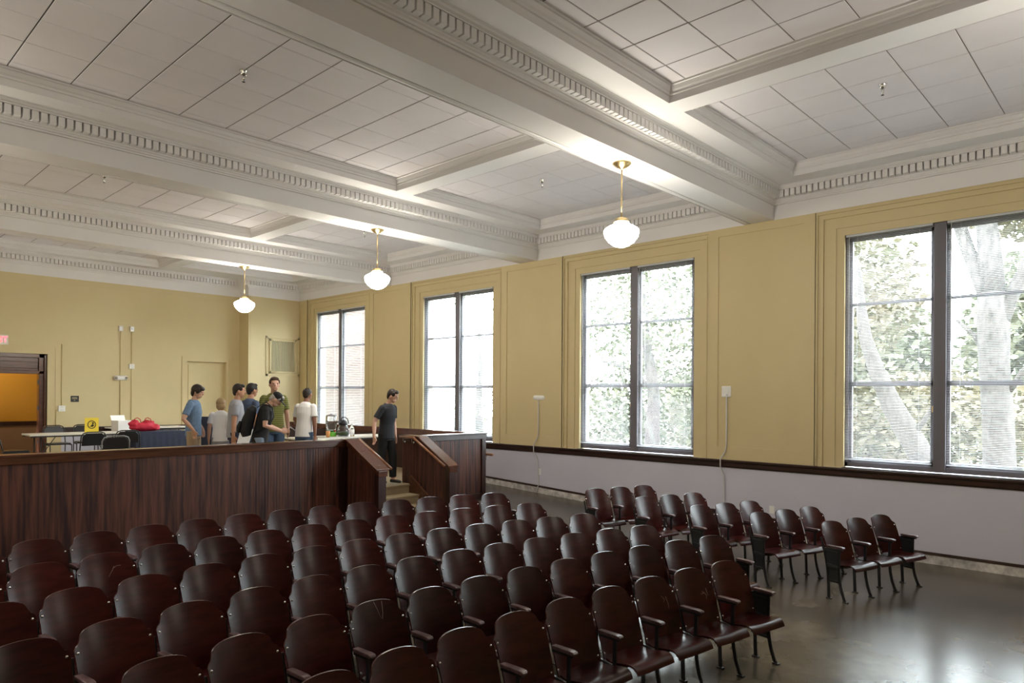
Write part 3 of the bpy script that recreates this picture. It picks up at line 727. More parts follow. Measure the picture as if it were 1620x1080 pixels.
    b.tube([(0,-.172,.611),(0,-.22,.612),(0,-.345,.615),(0,-.374,.613),(0,-.384,.606)], [(.022,.012),(.025,.013),(.027,.013),(.026,.012),(.022,.007)], flat=True, up=(1,0,0))
    ar = b.build('armrest', M['arm'], bevel=.005)
    SURF.append(lambda x, z: (x, yb(x, z)-.0012, z))
    return bk, bolts, st, br, so, sp, ar
SURF = []; M['scratch'] = mat('pale_scratch', (.30,.22,.18), .6)
proto = chair_meshes()
def dup(o, parent, loc=(0,0,0)):
    c = o.copy(); C.objects.link(c); c.parent = parent; c.location = loc; return c
ORD = ['','first','second','third','fourth','fifth','sixth','seventh','eighth','ninth','tenth','eleventh','twelfth','thirteenth','fourteenth']
used_names = 0
def chair(x, y, rz, label, group, left='open', right=None):
    bk, bolts, st, br, so, sp, ar = proto
    ym = y - .29*math.cos(rz)
    t = thing('auditorium_chair', label, 'chair', (x,y,floorz(ym)), rz, group)
    b = dup(bk, t)
    for q in bolts: dup(q, b)
    s = dup(st, t); dup(br, s)
    for side, kind in ((-.2415,left),(.2415,right)):
        if kind: dup(so if kind == 'open' else sp, t, (side,0,0)); dup(ar, t, (side,0,0))
    return t
ROWS = {1:(2.712,-7.116,-.07276,.03323,-1,12),2:(2.729,-7.99,-.08614,.033293,-1,12),3:(2.731,-8.851,-.11796,.033254,0,13),
        4:(2.773,-9.692,-.12142,.033502,0,13),5:(2.802,-10.498,-.09079,.034033,0,12),6:(2.768,-11.392,-.05181,.033437,0,9)}
RN = {6:'front row',5:'second row from front',4:'third row from front',3:'fourth row from front',2:'fifth row from front',1:'back row'}
for k, (cx, cy, a0, da, j0, n) in ROWS.items():
    for j in range(j0, n):
        a = a0+da*j; x, y = cx+14.7*math.sin(a), cy+14.7*math.cos(a)
        q = n-j
        lab = 'maroon auditorium chair, %s from the right end of the main block\'s %s' % (ORD[q], RN[k])
        sc = {(5,3):[[(.02,.845),(.035,.80),(.05,.735),(.062,.725),(.075,.76),(.085,.84)]],(6,6):[[(.10,.70),(.125,.67),(.11,.65)],[(.14,.69),(.15,.64),(.145,.60)]],
              (6,7):[[(.12,.66),(.15,.63),(.145,.60)],[(.16,.68),(.165,.62)],[(.10,.64),(.13,.645)]],(2,1):[[(.02,.66),(.06,.72),(.09,.74),(.12,.74)],[(.05,.70),(.07,.74)]]}.get((k,j))
        if sc: lab = {(5,3):'maroon auditorium chair with a pale V-shaped scratch down its backrest, second row from front',(6,6):'maroon front-row auditorium chair, third from right end, with scuffs on its backrest',
                      (6,7):'maroon front-row auditorium chair, second from right end, with a few pale nicks',(2,1):'maroon auditorium chair with a pale branching scratch, at the left of the fifth row'}[(k,j)]
        ch = chair(x, y, -a, lab, 'main block of auditorium chairs', 'open', 'panel' if j == n-1 else None)
        if sc:
            b = MB()
            for ln in sc: b.tube([SURF[0](*p) for p in ln], .0016, 5)
            b.build('scratch', M['scratch'], [c for c in ch.children if c.name.startswith('backrest')][0])
GR = [(8.994,6.24,-13.7),(9.041,5.396,-14.0),(9.099,4.553,-15.5),(9.25,3.775,-16.8),(9.236,2.88,-16.7)]
for i, (x, y, dg) in enumerate(GR):
    a = R(dg)
    for j in (-1, 0, 1):
        lab = '%s chair of three in the %s short row of auditorium seats by the windows' % ({-1:'left',0:'middle',1:'right'}[j], ['farthest','fourth','third','second','nearest'][i])
        chair(x+.4885*j*math.cos(a), y+.4885*j*math.sin(a), a, lab, 'short rows of chairs by the windows', 'panel' if j == -1 else 'open', 'panel' if j == 1 else None)
for o in (proto[0],*proto[1],proto[2],proto[3],proto[4],proto[5],proto[6]): bpy.data.objects.remove(o)

# ------------------------------------------------------------------ people
SK = {'fair': mat('fair_skin', (.56,.33,.24), .5), 'tan': mat('tanned_skin', (.46,.24,.15), .5), 'brown': mat('brown_skin', (.22,.10,.06), .5)}
HAIRM = {'dark': mat('dark_brown_hair', (.018,.010,.007), .55), 'brown': mat('brown_hair', (.055,.026,.013), .55), 'grey': mat('grey_hair', (.42,.40,.38), .6), 'blond': mat('pale_blond_hair', (.30,.20,.10), .6), 'black': mat('black_hair', (.010,.008,.009), .5)}
EYE = mat('dark_eye', (.02,.015,.012), .3); LIP = mat('lip', (.38,.13,.11), .5); SHOE = mat('black_shoe', (.012,.011,.011), .4)
CL = {'blue': mat('faded_blue_shirt', (.12,.20,.33), .85, noise=22, col2=(.17,.26,.40)), 'khaki': mat('khaki_trousers', (.36,.27,.18), .85), 'white': mat('white_shirt', (.78,.78,.79), .8),
      'grey': mat('grey_shirt', (.30,.31,.35), .85), 'navy': mat('navy_trousers', (.016,.022,.05), .8), 'slate': mat('slate_blue_shirt', (.07,.10,.17), .85), 'black': mat('black_shirt', (.010,.010,.013), .8),
      'jean': mat('blue_jeans', (.05,.09,.17), .85, noise=30, col2=(.08,.13,.22)), 'palejean': mat('pale_jeans', (.25,.33,.45), .85), 'stripe': striped('green_striped_polo', (.17,.18,.045), (.085,.085,.02), 8),
      'char': mat('charcoal_polo', (.018,.019,.026), .8), 'blk': mat('black_trousers', (.010,.010,.012), .8)}
def person(label, loc, rz, H, shirt, pants, hair, skin, arms, lean=0, nod=0, turn=0, step=0, cap=False, style='short', stoop=0):
    s = H/1.75
    SM, HM = SK[skin], HAIRM[hair]
    def V(x, y, z): return Vector((x, y, z))
    hipz = .92
    LM = Matrix.Translation((0,0,hipz)) @ Matrix.Rotation(R(lean), 4, 'X') @ Matrix.Translation((0,0,-hipz))   # lean>0 tips towards -y
    def U(p): return LM @ Vector(p)
    neck = Vector((0,-.01,1.47)); hc = Vector((0,-.03,1.622))
    NM = LM @ Matrix.Translation(neck) @ Matrix.Rotation(R(turn), 4, 'Z') @ Matrix.Rotation(R(nod), 4, 'X') @ Matrix.Translation(-neck)
    def Hh(p): return NM @ (hc + Vector(p))
    N3 = NM.to_3x3()
    legs = []
    for sx in (-1, 1):
        dy = step*sx
        legs.append([V(sx*.085,0,.93), V(sx*.09,-.02-dy*.55,.50+abs(dy)*.05), V(sx*.09,.01-dy*(1.0 if dy > 0 else .9),.085+(0.03 if dy else 0))])
    b = MB()
    for L in legs:
        b.tube(L, [.088,.060,.042], 12); b.ball(L[1]*.45+L[2]*.55+V(0,.015,.06), (.052,.055,.12), 10, 8)
        b.tube([L[2]+V(0,.03,-.03), L[2]+V(0,-.06,-.045), L[2]+V(0,-.16,-.06)], [.036,.038,.028], 10)
    b.tube([U((0,0,.86)),U((0,0,.98)),U((0,0,1.10)),U((0,-.005,1.26)),U((0,0,1.38)),U((0,0,1.44)),U((0,-.005,1.475))], [(.145,.105),(.148,.108),(.132,.098),(.150,.112),(.145,.098),(.095,.075),(.055,.055)], 18, up=(1,0,0))
    b.tube([U((0,0,1.44)), NM @ Vector((0,-.022,1.56))], [.055,.050], 12)
    b.ball(Hh((0,0,.012)), (.076,.095,.108), 18, 14, M=N3); b.ball(Hh((0,-.034,-.058)), (.055,.055,.055), 14, 10, M=N3)
    b.tube([Hh((0,-.085,.022)),Hh((0,-.108,-.018)),Hh((0,-.098,-.032))], [.009,.015,.012], 8)
    for sx in (-1, 1): b.ball(Hh((sx*.079,.004,-.008)), (.011,.021,.032), 8, 8, M=N3)
    for sx in (-1, 1): b.ball(Hh((sx*.032,-.083,.028)), (.02,.012,.008), 8, 6, M=N3)
    hands = []
    for sx in (-1, 1):
        el, wr, hd = arms[0 if sx < 0 else 1]
        sh = U((sx*.168,0,1.405)); el = U(el); wr = U(wr); hd = (LM.to_3x3() @ Vector(hd)).normalized()
        b.ball(sh-Vector((sx*.015,0,.02)), (.050,.050,.048), 12, 8)
        b.tube([sh-Vector((0,0,.014)),sh*.5+el*.5,el,el*.6+wr*.4,wr], [.046,.046,.040,.038,.026], 12)
        fore = (wr-el).normalized(); side = hd.cross(Vector((sx*1.0,0.2,.1))).normalized(); nrm = side.cross(hd).normalized()
        pe = wr + hd*.088
        b.tube([wr-hd*.01, wr+hd*.045, pe], [(.024,.020),(.040,.017),(.038,.013)], 10, up=side)
        for k, L in enumerate((.062,.076,.080,.070)):
            off = side*(-.030+.020*k); p0 = pe-hd*.012+off
            curl = nrm*(-sx)*.012*(1+k*.3)
            b.tube([p0, p0+hd*L*.5, p0+hd*L+curl], [.0095,.0088,.0072], 8)
        p0 = wr+hd*.025-side*.030
        b.tube([p0, p0+hd*.035-side*.026, p0+hd*.068-side*.030], [.012,.0105,.009], 8)
        hands.append(wr+hd*.09)
    for i, v in enumerate(b.v): b.v[i] = tuple(Vector(v)*s)
    root = b.build('person', SM, loc=loc); remesh(root, .0068*s, 2, .4); root.rotation_euler = (0,0,rz); tag(root, label, 'person')
    def child(b, name, m, vox=.009, it=2):
        b.v = [tuple(Vector(v)*s) for v in b.v]; o = b.build(name, m, root)
        if vox: remesh(o, vox*s, it, .4)
        return o
    # shirt
    b = MB()
    b.tube([V(0,0,.84),U((0,0,.98)),U((0,0,1.10)),U((0,-.006,1.26)),U((0,0,1.385)),U((0,0,1.445)),U((0,-.002,1.478))], [(.172,.132),(.168,.128),(.154,.120),(.168,.130),(.162,.114),(.112,.090),(.068,.066)], 20, up=(1,0,0))
    for sx in (-1, 1):
        el = U(arms[0 if sx < 0 else 1][0]); sh = U((sx*.168,0,1.405)); q = sh.lerp(el,.72)
        b.ball(sh-Vector((sx*.012,0,.012)), (.061,.064,.060), 12, 8); b.tube([sh-Vector((0,0,.012)), sh.lerp(el,.4), q], [.058,.058,.062], 14)
    child(b, 'shirt', CL[shirt])
    b = MB()
    for L in legs:
        b.tube([L[0],L[0].lerp(L[1],.5),L[1],L[1].lerp(L[2],.5),L[2]+V(0,.005,.02)], [.092,.088,.078,.072,.066], 14)
    b.tube([V(0,0,.80),V(0,0,.92),U((0,0,1.0)),U((0,0,1.05))], [(.158,.112),(.160,.112),(.156,.108),(.15,.104)], 18, up=(1,0,0))
    child(b, 'trousers', CL[pants])
    b = MB()
    for L in legs:
        b.tube([L[2]+V(0,.045,-.045), L[2]+V(0,-.05,-.048), L[2]+V(0,-.14,-.056), L[2]+V(0,-.185,-.062)], [(.045,.040),(.045,.038),(.042,.030),(.025,.020)], 12, up=(1,0,0))
    child(b, 'shoes', SHOE)
    b = MB()
    if style == 'short':
        b.ball(Hh((0,.016,.034)), (.084,.094,.100), 18, 14, M=N3); b.ball(Hh((0,-.048,.092)), (.066,.044,.034), 14, 10, M=N3); b.ball(Hh((0,.055,-.012)), (.062,.048,.07), 14, 10, M=N3)
        for sx in (-1, 1): b.ball(Hh((sx*.070,-.018,.045)), (.017,.04,.04), 10, 8, M=N3)
    elif style == 'mop':
        b.ball(Hh((0,.014,.036)), (.092,.104,.104), 18, 14, M=N3); b.ball(Hh((0,-.066,.072)), (.074,.040,.040), 14, 10, M=N3); b.ball(Hh((0,.055,-.02)), (.07,.055,.08), 14, 10, M=N3)
        for sx in (-1, 1): b.ball(Hh((sx*.074,-.02,.03)), (.022,.05,.055), 10, 8, M=N3)
    elif style == 'bob':
        b.ball(Hh((0,.018,.034)), (.096,.100,.104), 18, 14, M=N3); b.ball(Hh((0,.045,-.055)), (.090,.065,.095), 16, 12, M=N3); b.ball(Hh((0,-.05,.085)), (.066,.044,.036), 14, 10, M=N3)
    else:   # cropped
        b.ball(Hh((0,.014,.030)), (.081,.094,.096), 18, 14, M=N3); b.ball(Hh((0,.05,-.015)), (.060,.050,.06), 14, 10, M=N3)
    child(b, 'hair', HM, .006, 1)
    if cap:
        b = MB(); b.ball(Hh((0,.008,.052)), (.092,.104,.082), 20, 14, M=N3); b.ball(Hh((0,-.125,.040)), (.074,.075,.012), 16, 8, M=N3); child(b, 'cap', CL['black'], .006, 2)
    for sx in (-1, 1):
        b = MB(); b.ball(Hh((sx*.032,-.091,.012)), (.012,.007,.007), 8, 6, M=N3); child(b, 'eye', EYE, 0)
    b = MB(); b.ball(Hh((0,-.086,-.056)), (.024,.009,.006), 10, 6, M=N3); child(b, 'mouth', LIP, 0)
    return root
DOWN = lambda sx, f=.03: ((sx*.215,.02,1.13), (sx*.228,-f,.88), (0,-.12,-1))
def foot(d, u): return (d*(.7266+.687*u), d*(.687-.7266*u), ZP)
def at(px, d): return foot(d, (px-810)/1104.5)
POCK = lambda sx: ((sx*.26,.07,1.14), (sx*.215,-.08,.95), (-sx*.25,-.15,-1))
person('young person in a faded blue shirt and khaki trousers, hands in pockets, looking down', at(306,12.6), R(48), 1.80, 'blue', 'khaki', 'dark', 'fair', (POCK(-1), POCK(1)), nod=14, style='mop')
person('fair-haired person in a white shirt standing between the blue and grey shirted people', at(349,12.9), R(155), 1.56, 'white', 'grey', 'blond', 'fair', (DOWN(-1), DOWN(1)), lean=6, nod=10, style='bob')
person('bearded person in a grey T-shirt and navy trousers with arm hanging, side on', at(371,12.2), R(66), 1.81, 'grey', 'navy', 'dark', 'tan', (DOWN(-1,-.02), DOWN(1)), lean=3)
person('person in a slate blue polo half hidden behind the one with the black cap', at(394,12.7), R(100), 1.83, 'slate', 'jean', 'black', 'tan', (DOWN(-1,-.03), ((.25,-.05,1.13),(.2,-.22,1.02),(0,-1,-.2))), lean=2)
p5 = person('person in a black cap and black T-shirt with backpack, head bent over a leaflet', at(411,11.4), R(62), 1.74, 'black', 'palejean', 'grey', 'fair', (((-.25,-.04,1.14),(-.10,-.29,1.10),(.3,-1,.15)), ((.25,-.04,1.14),(.10,-.29,1.10),(-.3,-1,.15))), lean=12, nod=34, cap=True)
person('tall smiling person in a green striped polo and jeans facing the room', at(433,13.0), R(-16), 1.95, 'stripe', 'jean', 'brown', 'fair', (DOWN(-1), DOWN(1)), style='short')
person('person in a white T-shirt seen from behind, reaching toward the drinks table', at(481,12.9), R(118), 1.76, 'white', 'jean', 'dark', 'brown', (DOWN(-1,.0), ((.28,-.12,1.16),(.26,-.36,1.00),(0,-1,-.35))), lean=6, style='crop')
person('person in a charcoal polo coming down to the platform steps, looking aside', at(611,12.7), R(14), 1.75, 'char', 'blk', 'dark', 'fair', (((-.28,.06,1.13),(-.33,.0,.89),(-.05,-.2,-1)), DOWN(1)), nod=14, turn=24, lean=5, step=.10)
# backpack, leaflet, paper
t = thing('backpack', 'black backpack worn by the person in the black cap', 'backpack', p5.location, R(62))
def PB(p): return Matrix.Translation((0,0,.92)) @ Matrix.Rotation(R(12),4,'X') @ Matrix.Translation((0,0,-.92)) @ Vector(p)
b = MB(); b.tube([PB((0,.20,.90)),PB((0,.235,.98)),PB((0,.235,1.15)),PB((0,.215,1.33)),PB((0,.185,1.40))], [(.13,.07),(.155,.095),(.16,.10),(.14,.08),(.09,.04)], 16, up=(1,0,0)); bag = b.build('bag', CL['blk'], t); remesh(bag, .012, 2)
b = MB(); b.tube([PB((0,.335,.93)),PB((0,.345,1.02)),PB((0,.335,1.12))], [(.10,.03),(.115,.04),(.10,.03)], 12, up=(1,0,0)); pk = b.build('front_pocket', CL['blk'], t); remesh(pk, .01, 2)
for sx in (-1, 1):
    b = MB(); b.tube([PB((sx*.105,.14,1.39)),PB((sx*.125,.03,1.515)),PB((sx*.13,-.085,1.44)),PB((sx*.135,-.142,1.30)),PB((sx*.17,-.10,1.12)),PB((sx*.175,.10,1.0))], [(.022,.006)]*6, flat=True, up=(1,0,0)); b.build('strap', CL['blk'], t)
b = MB(); b.box((.04,.375,1.0),(.075,.385,1.012)); b.build('zip_pull', M['alu'], t)
f = Matrix.Rotation(R(62),3,'Z') @ PB((0,-.47,1.16))
o = MB().box((-.07,-.05,-.002),(.07,.05,.002)).build('leaflet', M['paper'], loc=Vector(p5.location)+f); o.rotation_euler = (R(38),R(10),R(62)); tag(o, 'cream leaflet held in both hands by the person in the black cap', 'leaflet')
p4 = at(391,12.25)
o = MB().box((-.10,-.003,-.15),(.10,.003,.15)).build('paper_sheet', M['paper'], loc=(p4[0]-.135,p4[1]-.20,1.62)); o.rotation_euler = (R(6),R(14),R(-10)); tag(o, 'white sheet of paper hanging at hip height left of the black cap wearer', 'paper')

# ------------------------------------------------------------------ furniture on the platform
def folding_table(label, x, y, w, d, rz=0, cloth=None, group='folding tables'):
    t = thing('folding_table', label, 'table', (x,y,ZP), rz, group)
    b = MB(); b.box((-w/2,-d/2,.705),(w/2,d/2,.74)); b.build('tabletop', M['laminate'], t, bevel=.008)
    b = MB()
    for q in (-1, 1): b.box((-w/2+.02,q*(d/2-.03)-.012,.675),(w/2-.02,q*(d/2-.03)+.012,.705))
    b.build('apron', M['black'], t)
    for sx in (-1, 1):
        b = MB(); xx = sx*(w/2-.22)
        b.tube([(xx,-d/2+.08,.69),(xx,-d/2+.08,.03),(xx,-d/2+.04,.012)], .014, 8); b.tube([(xx,d/2-.08,.69),(xx,d/2-.08,.03),(xx,d/2-.04,.012)], .014, 8); b.tube([(xx,-d/2+.08,.15),(xx,d/2-.08,.15)], .012, 8)
        b.tube([(xx,0,.15),(xx-sx*.35,0,.69)], .009, 6)
        b.build('leg_frame', M['black'], t)
    if cloth:
        b = MB(); n = 40; pts = []
        per = [(-w/2-.01,-d/2-.01),(w/2+.01,-d/2-.01),(w/2+.01,d/2+.01),(-w/2-.01,d/2+.01)]
        for k in range(4):
            a, c = Vector(per[k]), Vector(per[(k+1) % 4])
            for i in range(n): pts.append(a.lerp(c, i/n))
        m = len(pts); vs = [(p.x,p.y,.748) for p in pts]
        for i, p in enumerate(pts):
            wv = 1+.018*math.sin(i*1.3)+.012*math.sin(i*.47); vs.append((p.x*wv, p.y*wv*1.01, .06))
        b.add(vs, [(i,(i+1) % m,m+(i+1) % m,m+i) for i in range(m)]); b.add([vs[i] for i in range(m)], [tuple(range(m))])
        o = b.build('tablecloth', M[cloth], loc=(x,y,ZP)); o.rotation_euler = (0,0,rz); tag(o, 'dark navy cloth draped over the table under the red bag', 'tablecloth')
    return t
folding_table('white folding table against the back wall beside the blue-shirted person', 6.90,20.02,1.86,.75)
folding_table('white folding table left on the platform, with the yellow card and black chairs', 4.62,17.85,1.83,.72)
folding_table('folding table covered by the navy cloth, right of the stacking chairs', 6.22,17.45,1.12,.68, 0, 'navy')
folding_table('white drinks table behind the left wall of the platform steps', 8.32,12.95,2.2,.75)
def stack_chair(label, x, y, rz, frame='black'):
    t = thing('stacking_chair', label, 'chair', (x,y,ZP), rz, 'black stacking chairs on the platform')
    fm = M['greyframe'] if frame == 'grey' else M['black']
    for sx in (-1, 1):
        b = MB(); b.tube([(sx*.22,-.22,.0),(sx*.22,-.21,.43)], .011, 8); b.build('leg', fm, t)
        b = MB(); b.tube([(sx*.22,.24,.0),(sx*.22,.20,.43)], .011, 8); b.build('leg', fm, t)
    b = MB(); b.tube([(-.22,-.21,.43),(-.22,.20,.43),(-.225,.25,.62),(-.22,.28,.78),(-.19,.295,.84),(-.12,.30,.865),(.12,.30,.865),(.19,.295,.84),(.22,.28,.78),(.225,.25,.62),(.22,.20,.43),(.22,-.21,.43)], .0115, 8); b.build('back_frame', fm, t)
    b = MB(); b.box((-.21,-.22,.435),(.21,.20,.475)); b.build('seat', M['blackseat'], t, bevel=.018)
    b = MB(); b.add([(-.205,.235,.60),(.205,.235,.60),(.20,.27,.78),(.14,.285,.845),(-.14,.285,.845),(-.20,.27,.78),(-.205,.262,.60),(.205,.262,.60),(.20,.295,.78),(.14,.31,.845),(-.14,.31,.845),(-.20,.295,.78)],
        [(0,1,2,3,4,5),(11,10,9,8,7,6),(0,6,7,1),(1,7,8,2),(2,8,9,3),(3,9,10,4),(4,10,11,5),(5,11,6,0)]); b.build('backrest', M['blackseat'], t, bevel=.01)
    return t
stack_chair('black stacking chair with its back to us, left of the grey-framed one', 4.28,15.6,R(184))
stack_chair('grey-framed stacking chair nearest the parapet, in front of the yellow card', 4.20,13.95,R(178),'grey')
stack_chair('black stacking chair with its back to us, just left of the navy cloth', 5.05,15.9,R(172))
stack_chair('black stacking chair behind the white table, facing us, left of the card', 4.52,18.75,R(4))
stack_chair('black stacking chair behind the white table, under the two wall conduits', 5.15,18.95,R(-6))
stack_chair('black stacking chair side on at the left end of the white table', 3.33,16.8,R(80))
# high-backed office chair
t = thing('office_chair', 'dark high-backed office chair between the blue and grey shirted people', 'chair', at(330,13.75), R(140))
b = MB(); b.tube([(0,.25,.50),(0,.28,.70),(0,.30,.95),(0,.31,1.12),(0,.31,1.19)], [(.21,.05),(.24,.055),(.25,.055),(.23,.05),(.16,.03)], 18, up=(1,0,0)); bk_ = b.build('backrest', M['navy'], t); remesh(bk_, .012, 2)
b = MB(); b.tube([(0,-.25,.46),(0,0,.47),(0,.26,.47)], [(.20,.035),(.25,.05),(.23,.045)], 16, up=(1,0,0)); b.build('seat', M['navy'], t)
for sx in (-1, 1):
    b = MB(); b.tube([(sx*.27,.20,.45),(sx*.31,.18,.62),(sx*.31,.05,.68),(sx*.31,-.18,.67)], .018, 8); b.build('armrest', M['black'], t)
b = MB(); b.tube([(0,0,.10),(0,0,.44)], .028, 10); b.build('column', M['black'], t)
for k in range(5):
    a = k*2*math.pi/5; b = MB(); b.tube([(0,0,.11),(.29*math.cos(a),.29*math.sin(a),.065)], [.022,.015], 8); l = b.build('base_leg', M['black'], t)
    b = MB(); b.ball((.29*math.cos(a),.29*math.sin(a),.03), .03, 10, 8); b.build('caster', M['black'], l)
# things on the tables
TT = ZP+.741
t = thing('table_card', 'yellow card with a black round emblem standing on the white table', 'sign', (4.93,17.72,TT), R(-14))
b = MB(); b.add([(-.135,-.06,0),(.135,-.06,0),(.135,0,.33),(-.135,0,.33),(-.135,-.055,0),(.135,-.055,0),(.135,.004,.33),(-.135,.004,.33),(-.135,.06,0),(.135,.06,0),(.135,.055,0),(-.135,.055,0)],
    [(0,1,2,3),(7,6,5,4),(9,8,7,6),(10,11,3,2)]); b.build('card', M['yellow'], t)
RX = Matrix.Translation((0,-.036,.178)) @ Matrix.Rotation(R(90-10.3),4,'X')
b = MB(); n = 28; vs = []
for r_ in (.083,.068):
    for k in range(n): vs.append(RX @ Vector((r_*math.cos(2*math.pi*k/n), r_*1.12*math.sin(2*math.pi*k/n), .0)))
b.add(vs, [(k,(k+1) % n,n+(k+1) % n,n+k) for k in range(n)]); b.build('emblem_ring', M['black'], t)
b = MB(); pl = [(-.045,-.045),(.02,-.05),(.05,-.01),(.018,.005),(.045,.03),(.03,.055),(.005,.05),(.012,.02),(-.01,-.02)]
b.add([RX @ Vector((x,y,.0)) for x, y in pl], [tuple(range(len(pl)))]); b.build('emblem', M['black'], t)
t = thing('tote_bag', 'slumped red nylon bag with handles on the navy cloth', 'bag', (5.93,17.45,TT+.008), R(-8))
b = MB(); b.ball((0,0,.10), (.30,.13,.11), 20, 12); b.ball((-.20,0,.17), (.12,.10,.10), 14, 10); b.ball((.10,.02,.17), (.15,.10,.09), 14, 10); b.ball((.24,0,.08), (.12,.11,.08), 14, 10)
b.v = [(x+.012*math.sin(z*60), y+.01*math.sin(x*45), max(0,z+.01*math.sin(x*30+y*20))) for x, y, z in b.v]; bo = b.build('body', M['red'], t); remesh(bo, .012, 2); 
for sx in (-.14, .08):
    b = MB(); b.tube([(sx-.07,-.06,.22),(sx-.05,-.05,.29),(sx,-.045,.315),(sx+.06,-.05,.28),(sx+.08,-.06,.20)], .009, 8); b.build('handle', M['red'], t)
t = thing('cardboard_box', 'open white box standing behind the red bag', 'box', (5.72,18.25,ZP), R(12))
b = MB(); b.box((-.17,-.15,0),(.17,.15,.98)); b.build('body', M['paper'], t, bevel=.004)
b = MB(); b.add([(-.17,.15,.98),(.17,.15,.98),(.17,.20,1.10),(-.17,.20,1.10)], [(0,1,2,3)]); b.build('flap', M['paper'], t)
# drinks table
TD = ZP+.741
def spot(px, y): 
    u = (px-810)/1104.5; d = y/(.687-.7266*u); return (d*(.7266+.687*u), y, TD)
t = thing('drink_dispenser', 'tall clear drink dispenser with green drink and an orange tumbler before it', 'dispenser', spot(524,13.02))
b = MB(); b.lathe([(.105,.0),(.11,.01),(.11,.09),(.10,.10),(.085,.10)], seg=26); b.build('stand', M['green'], t)
b = MB(); b.lathe([(.09,.10),(.115,.12),(.125,.40),(.12,.425),(.10,.44),(.095,.438),(.112,.42),(.118,.40),(.108,.125),(.05,.11)], seg=30); b.build('jar', M['glassware'], t)
b = MB(); b.lathe([(.0,.425),(.10,.43),(.105,.445),(.06,.46),(.02,.465),(.02,.48),(.0,.485)], seg=26); b.build('lid', M['greyframe'], t)
b = MB(); b.tube([(0,-.11,.13),(0,-.15,.13),(0,-.15,.10)], .012, 8); b.build('spigot', M['red'], t)
t = thing('tumbler', 'short orange and green tumbler in front of the clear drink dispenser', 'cup', spot(519,12.74))
b = MB(); b.lathe([(.0,0),(.035,0),(.045,.13),(.041,.13),(.032,.01)], seg=20); b.build('cup', M['orange'], t)
t = thing('airpot', 'round glass jug with green drink and black pump lid', 'jug', spot(543,12.86))
b = MB(); b.lathe([(.0,.004),(.10,.004),(.125,.03),(.13,.10),(.12,.17),(.085,.235),(.08,.24),(.08,.236),(.115,.168),(.124,.10),(.12,.034),(.098,.010)], seg=30); b.build('jug', M['glassware'], t)
b = MB(); b.lathe([(.0,.014),(.095,.014),(.115,.035),(.121,.09),(.0,.092)], seg=28); b.build('drink', M['green'], t)
b = MB(); b.lathe([(.0,.235),(.09,.235),(.095,.26),(.09,.30),(.06,.335),(.03,.345),(.0,.347)], seg=26); b.box((-.15,-.03,.29),(-.06,.03,.325)); b.build('lid', M['black'], t, bevel=.006)
b = MB(); b.tube([(-.06,0,.33),(-.03,0,.40),(.05,0,.405),(.11,0,.36),(.135,0,.27)], .011, 8); b.build('handle', M['black'], t)
t = thing('water_bottle', 'clear plastic bottle with a white label right of the black-lidded jug', 'bottle', spot(556.5,12.70))
b = MB(); b.lathe([(.0,0),(.050,0),(.054,.01),(.054,.16),(.045,.20),(.018,.235),(.016,.25),(.0,.25)], seg=22); b.build('body', M['glassware'], t)
b = MB(); b.lathe([(.0551,.04),(.0551,.15),(.0545,.15),(.0545,.04)], seg=22); b.build('label_band', M['paper'], t)
b = MB(); b.lathe([(.0,.25),(.018,.25),(.018,.272),(.0,.273)], seg=16); b.build('cap', M['plastic'], t)
t = thing('serving_plate', 'white plate at the left end of the drinks table', 'plate', spot(507,12.9))
b = MB(); b.lathe([(.0,.002),(.07,.002),(.12,.018),(.118,.022),(.07,.008),(.0,.008)], seg=28); b.build('plate', M['paper'], t)

# ------------------------------------------------------------------ outside the windows
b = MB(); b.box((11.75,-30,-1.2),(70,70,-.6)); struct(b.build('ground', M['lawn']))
bb = thing('brick_building', 'pale pink brick building wing outside the farthest window', 'building', (13.8,24.0,-.6))
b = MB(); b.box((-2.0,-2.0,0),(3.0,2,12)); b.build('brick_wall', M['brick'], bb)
b = MB(); b.box((-2.1,-2.1,12),(3.1,2.1,12.3)); b.build('coping', M['curb'], bb)
def tree(label, base, stems, crowns, leafm, nleaf, sz=(.07,.15), group='trees outside the windows'):
    t = thing('tree', label, 'tree', base, 0, group); T = Vector(base)
    b = MB()
    for pts, rad in stems: b.tube([Vector(p)-T for p in pts], rad, 12)
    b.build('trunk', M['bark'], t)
    b = MB(); rr = random.Random(len(label)*13)
    for c, r in crowns:
        for k in range(nleaf):
            while True:
                p = Vector((rr.uniform(-1,1),rr.uniform(-1,1),rr.uniform(-1,1)))
                if p.length < 1: break
            p = Vector((c[0]+p.x*r[0], c[1]+p.y*r[1], c[2]+p.z*r[2])) - T
            a = Vector((rr.gauss(0,1),rr.gauss(0,1),rr.gauss(0,.6))).normalized(); q = a.cross(Vector((rr.gauss(0,1),rr.gauss(0,1),rr.gauss(0,1)))).normalized()
            s = rr.uniform(*sz); a *= s; q *= s*.6
            b.add([p-a, p+q, p+a*1.1, p-q], [(0,1,2,3)])
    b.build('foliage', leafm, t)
    return t
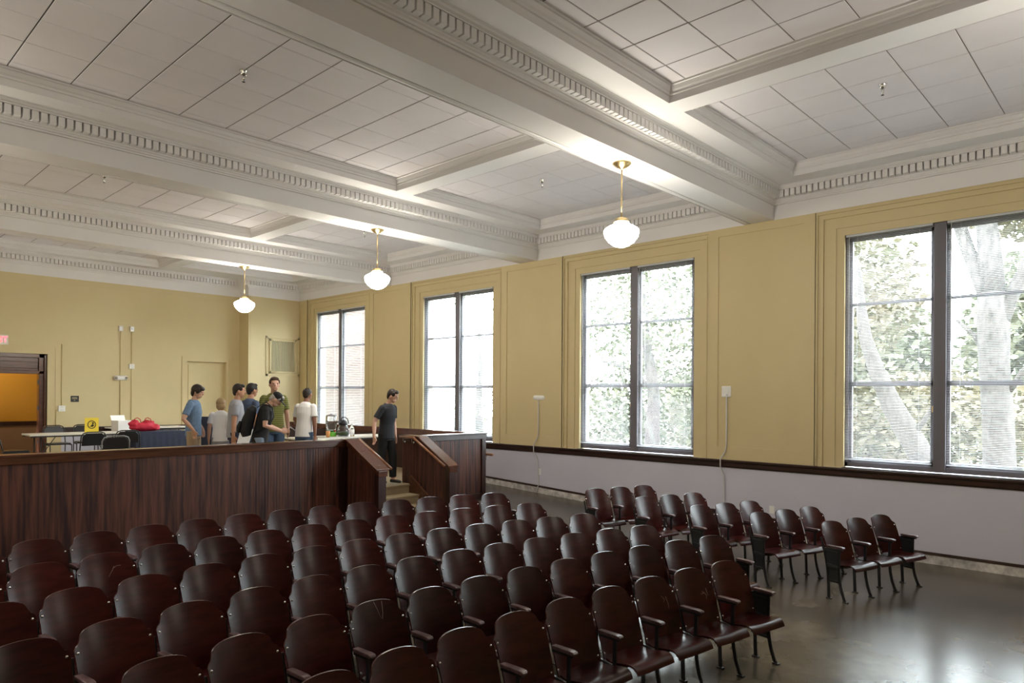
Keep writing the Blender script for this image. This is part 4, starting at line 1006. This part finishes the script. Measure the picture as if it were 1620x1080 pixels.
tree('big forked grey-barked tree close outside the nearest window', (17,2.5,-.6),
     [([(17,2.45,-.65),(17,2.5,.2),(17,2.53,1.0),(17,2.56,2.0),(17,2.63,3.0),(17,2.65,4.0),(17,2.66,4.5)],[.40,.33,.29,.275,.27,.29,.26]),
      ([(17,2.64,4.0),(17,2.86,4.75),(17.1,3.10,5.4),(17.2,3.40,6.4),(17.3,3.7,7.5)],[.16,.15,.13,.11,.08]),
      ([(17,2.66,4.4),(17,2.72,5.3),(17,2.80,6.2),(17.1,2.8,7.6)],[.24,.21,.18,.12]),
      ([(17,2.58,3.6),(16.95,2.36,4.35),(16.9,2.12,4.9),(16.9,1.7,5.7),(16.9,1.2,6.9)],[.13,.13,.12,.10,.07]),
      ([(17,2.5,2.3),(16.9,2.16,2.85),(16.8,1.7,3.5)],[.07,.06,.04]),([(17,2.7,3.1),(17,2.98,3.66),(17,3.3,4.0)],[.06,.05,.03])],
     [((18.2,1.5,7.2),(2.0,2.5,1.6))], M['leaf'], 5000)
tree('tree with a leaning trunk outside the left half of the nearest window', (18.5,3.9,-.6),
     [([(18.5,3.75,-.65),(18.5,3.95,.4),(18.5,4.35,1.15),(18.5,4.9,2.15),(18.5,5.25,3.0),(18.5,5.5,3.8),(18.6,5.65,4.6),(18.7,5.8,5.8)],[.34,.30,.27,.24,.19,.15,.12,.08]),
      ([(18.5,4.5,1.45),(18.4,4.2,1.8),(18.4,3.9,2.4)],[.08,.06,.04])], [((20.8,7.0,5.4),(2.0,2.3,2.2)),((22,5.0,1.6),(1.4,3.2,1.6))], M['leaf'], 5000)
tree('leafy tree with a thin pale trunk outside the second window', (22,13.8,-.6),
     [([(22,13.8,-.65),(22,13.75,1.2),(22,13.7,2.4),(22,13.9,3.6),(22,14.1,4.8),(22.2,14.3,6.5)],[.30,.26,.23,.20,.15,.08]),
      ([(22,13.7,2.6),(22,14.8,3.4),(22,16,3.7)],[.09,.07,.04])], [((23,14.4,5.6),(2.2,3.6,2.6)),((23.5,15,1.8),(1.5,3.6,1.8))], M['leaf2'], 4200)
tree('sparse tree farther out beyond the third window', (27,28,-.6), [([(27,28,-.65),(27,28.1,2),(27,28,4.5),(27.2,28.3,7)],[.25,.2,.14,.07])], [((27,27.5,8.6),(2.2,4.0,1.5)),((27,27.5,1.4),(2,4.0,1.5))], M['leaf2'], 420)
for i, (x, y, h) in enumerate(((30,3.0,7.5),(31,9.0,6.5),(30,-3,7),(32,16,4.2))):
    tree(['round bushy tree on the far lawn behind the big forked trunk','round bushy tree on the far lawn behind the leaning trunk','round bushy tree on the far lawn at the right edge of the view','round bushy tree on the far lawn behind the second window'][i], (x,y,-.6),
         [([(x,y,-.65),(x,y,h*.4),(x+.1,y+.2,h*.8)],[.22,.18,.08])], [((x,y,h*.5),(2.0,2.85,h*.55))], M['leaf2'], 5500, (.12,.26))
# ------------------------------------------------------------------ light and camera
W = bpy.data.worlds.new('World'); SC.world = W; W.use_nodes = True
bg = W.node_tree.nodes['Background']; bg.inputs['Color'].default_value = (.88,.95,1.0,1); bg.inputs['Strength'].default_value = 9.5
def lamp(name, kind, loc, e, col, size=.3):
    l = bpy.data.lights.new(name, kind); l.energy = e; l.color = col
    if kind == 'POINT': l.shadow_soft_size = size
    o = bpy.data.objects.new(name, l); C.objects.link(o); o.location = loc; return o
lamp('added_hall_light', 'POINT', (3.5,YB+1.2,3.9), 24, (1,.8,.5), .2)  # unseen lamp added to light the hall behind the doorway

cam = bpy.data.cameras.new('camera'); co = bpy.data.objects.new('camera', cam); C.objects.link(co)
cam.sensor_width = 36; cam.lens = 1104.5/1620*36; cam.shift_y = (627.3-540)/1620; cam.clip_end = 200; cam.clip_start = .05
co.matrix_world = Matrix.Translation((0,0,2.34)) @ Matrix.Rotation(R(-46.588),4,'Z') @ Matrix.Rotation(R(90-.05),4,'X') @ Matrix.Rotation(R(.355),4,'Z')
SC.camera = co
SC.view_settings.view_transform = 'Standard'; SC.view_settings.look = 'None'; SC.view_settings.gamma = 1; SC.view_settings.use_curve_mapping = False
SC.view_settings.exposure = 1.74
SC.cycles.max_bounces = 10; SC.cycles.diffuse_bounces = 6; SC.cycles.glossy_bounces = 4; SC.cycles.transmission_bounces = 6; SC.cycles.transparent_max_bounces = 12
SC.cycles.use_denoising = True; SC.cycles.caustics_reflective = False; SC.cycles.caustics_refractive = False; SC.cycles.sample_clamp_indirect = 8
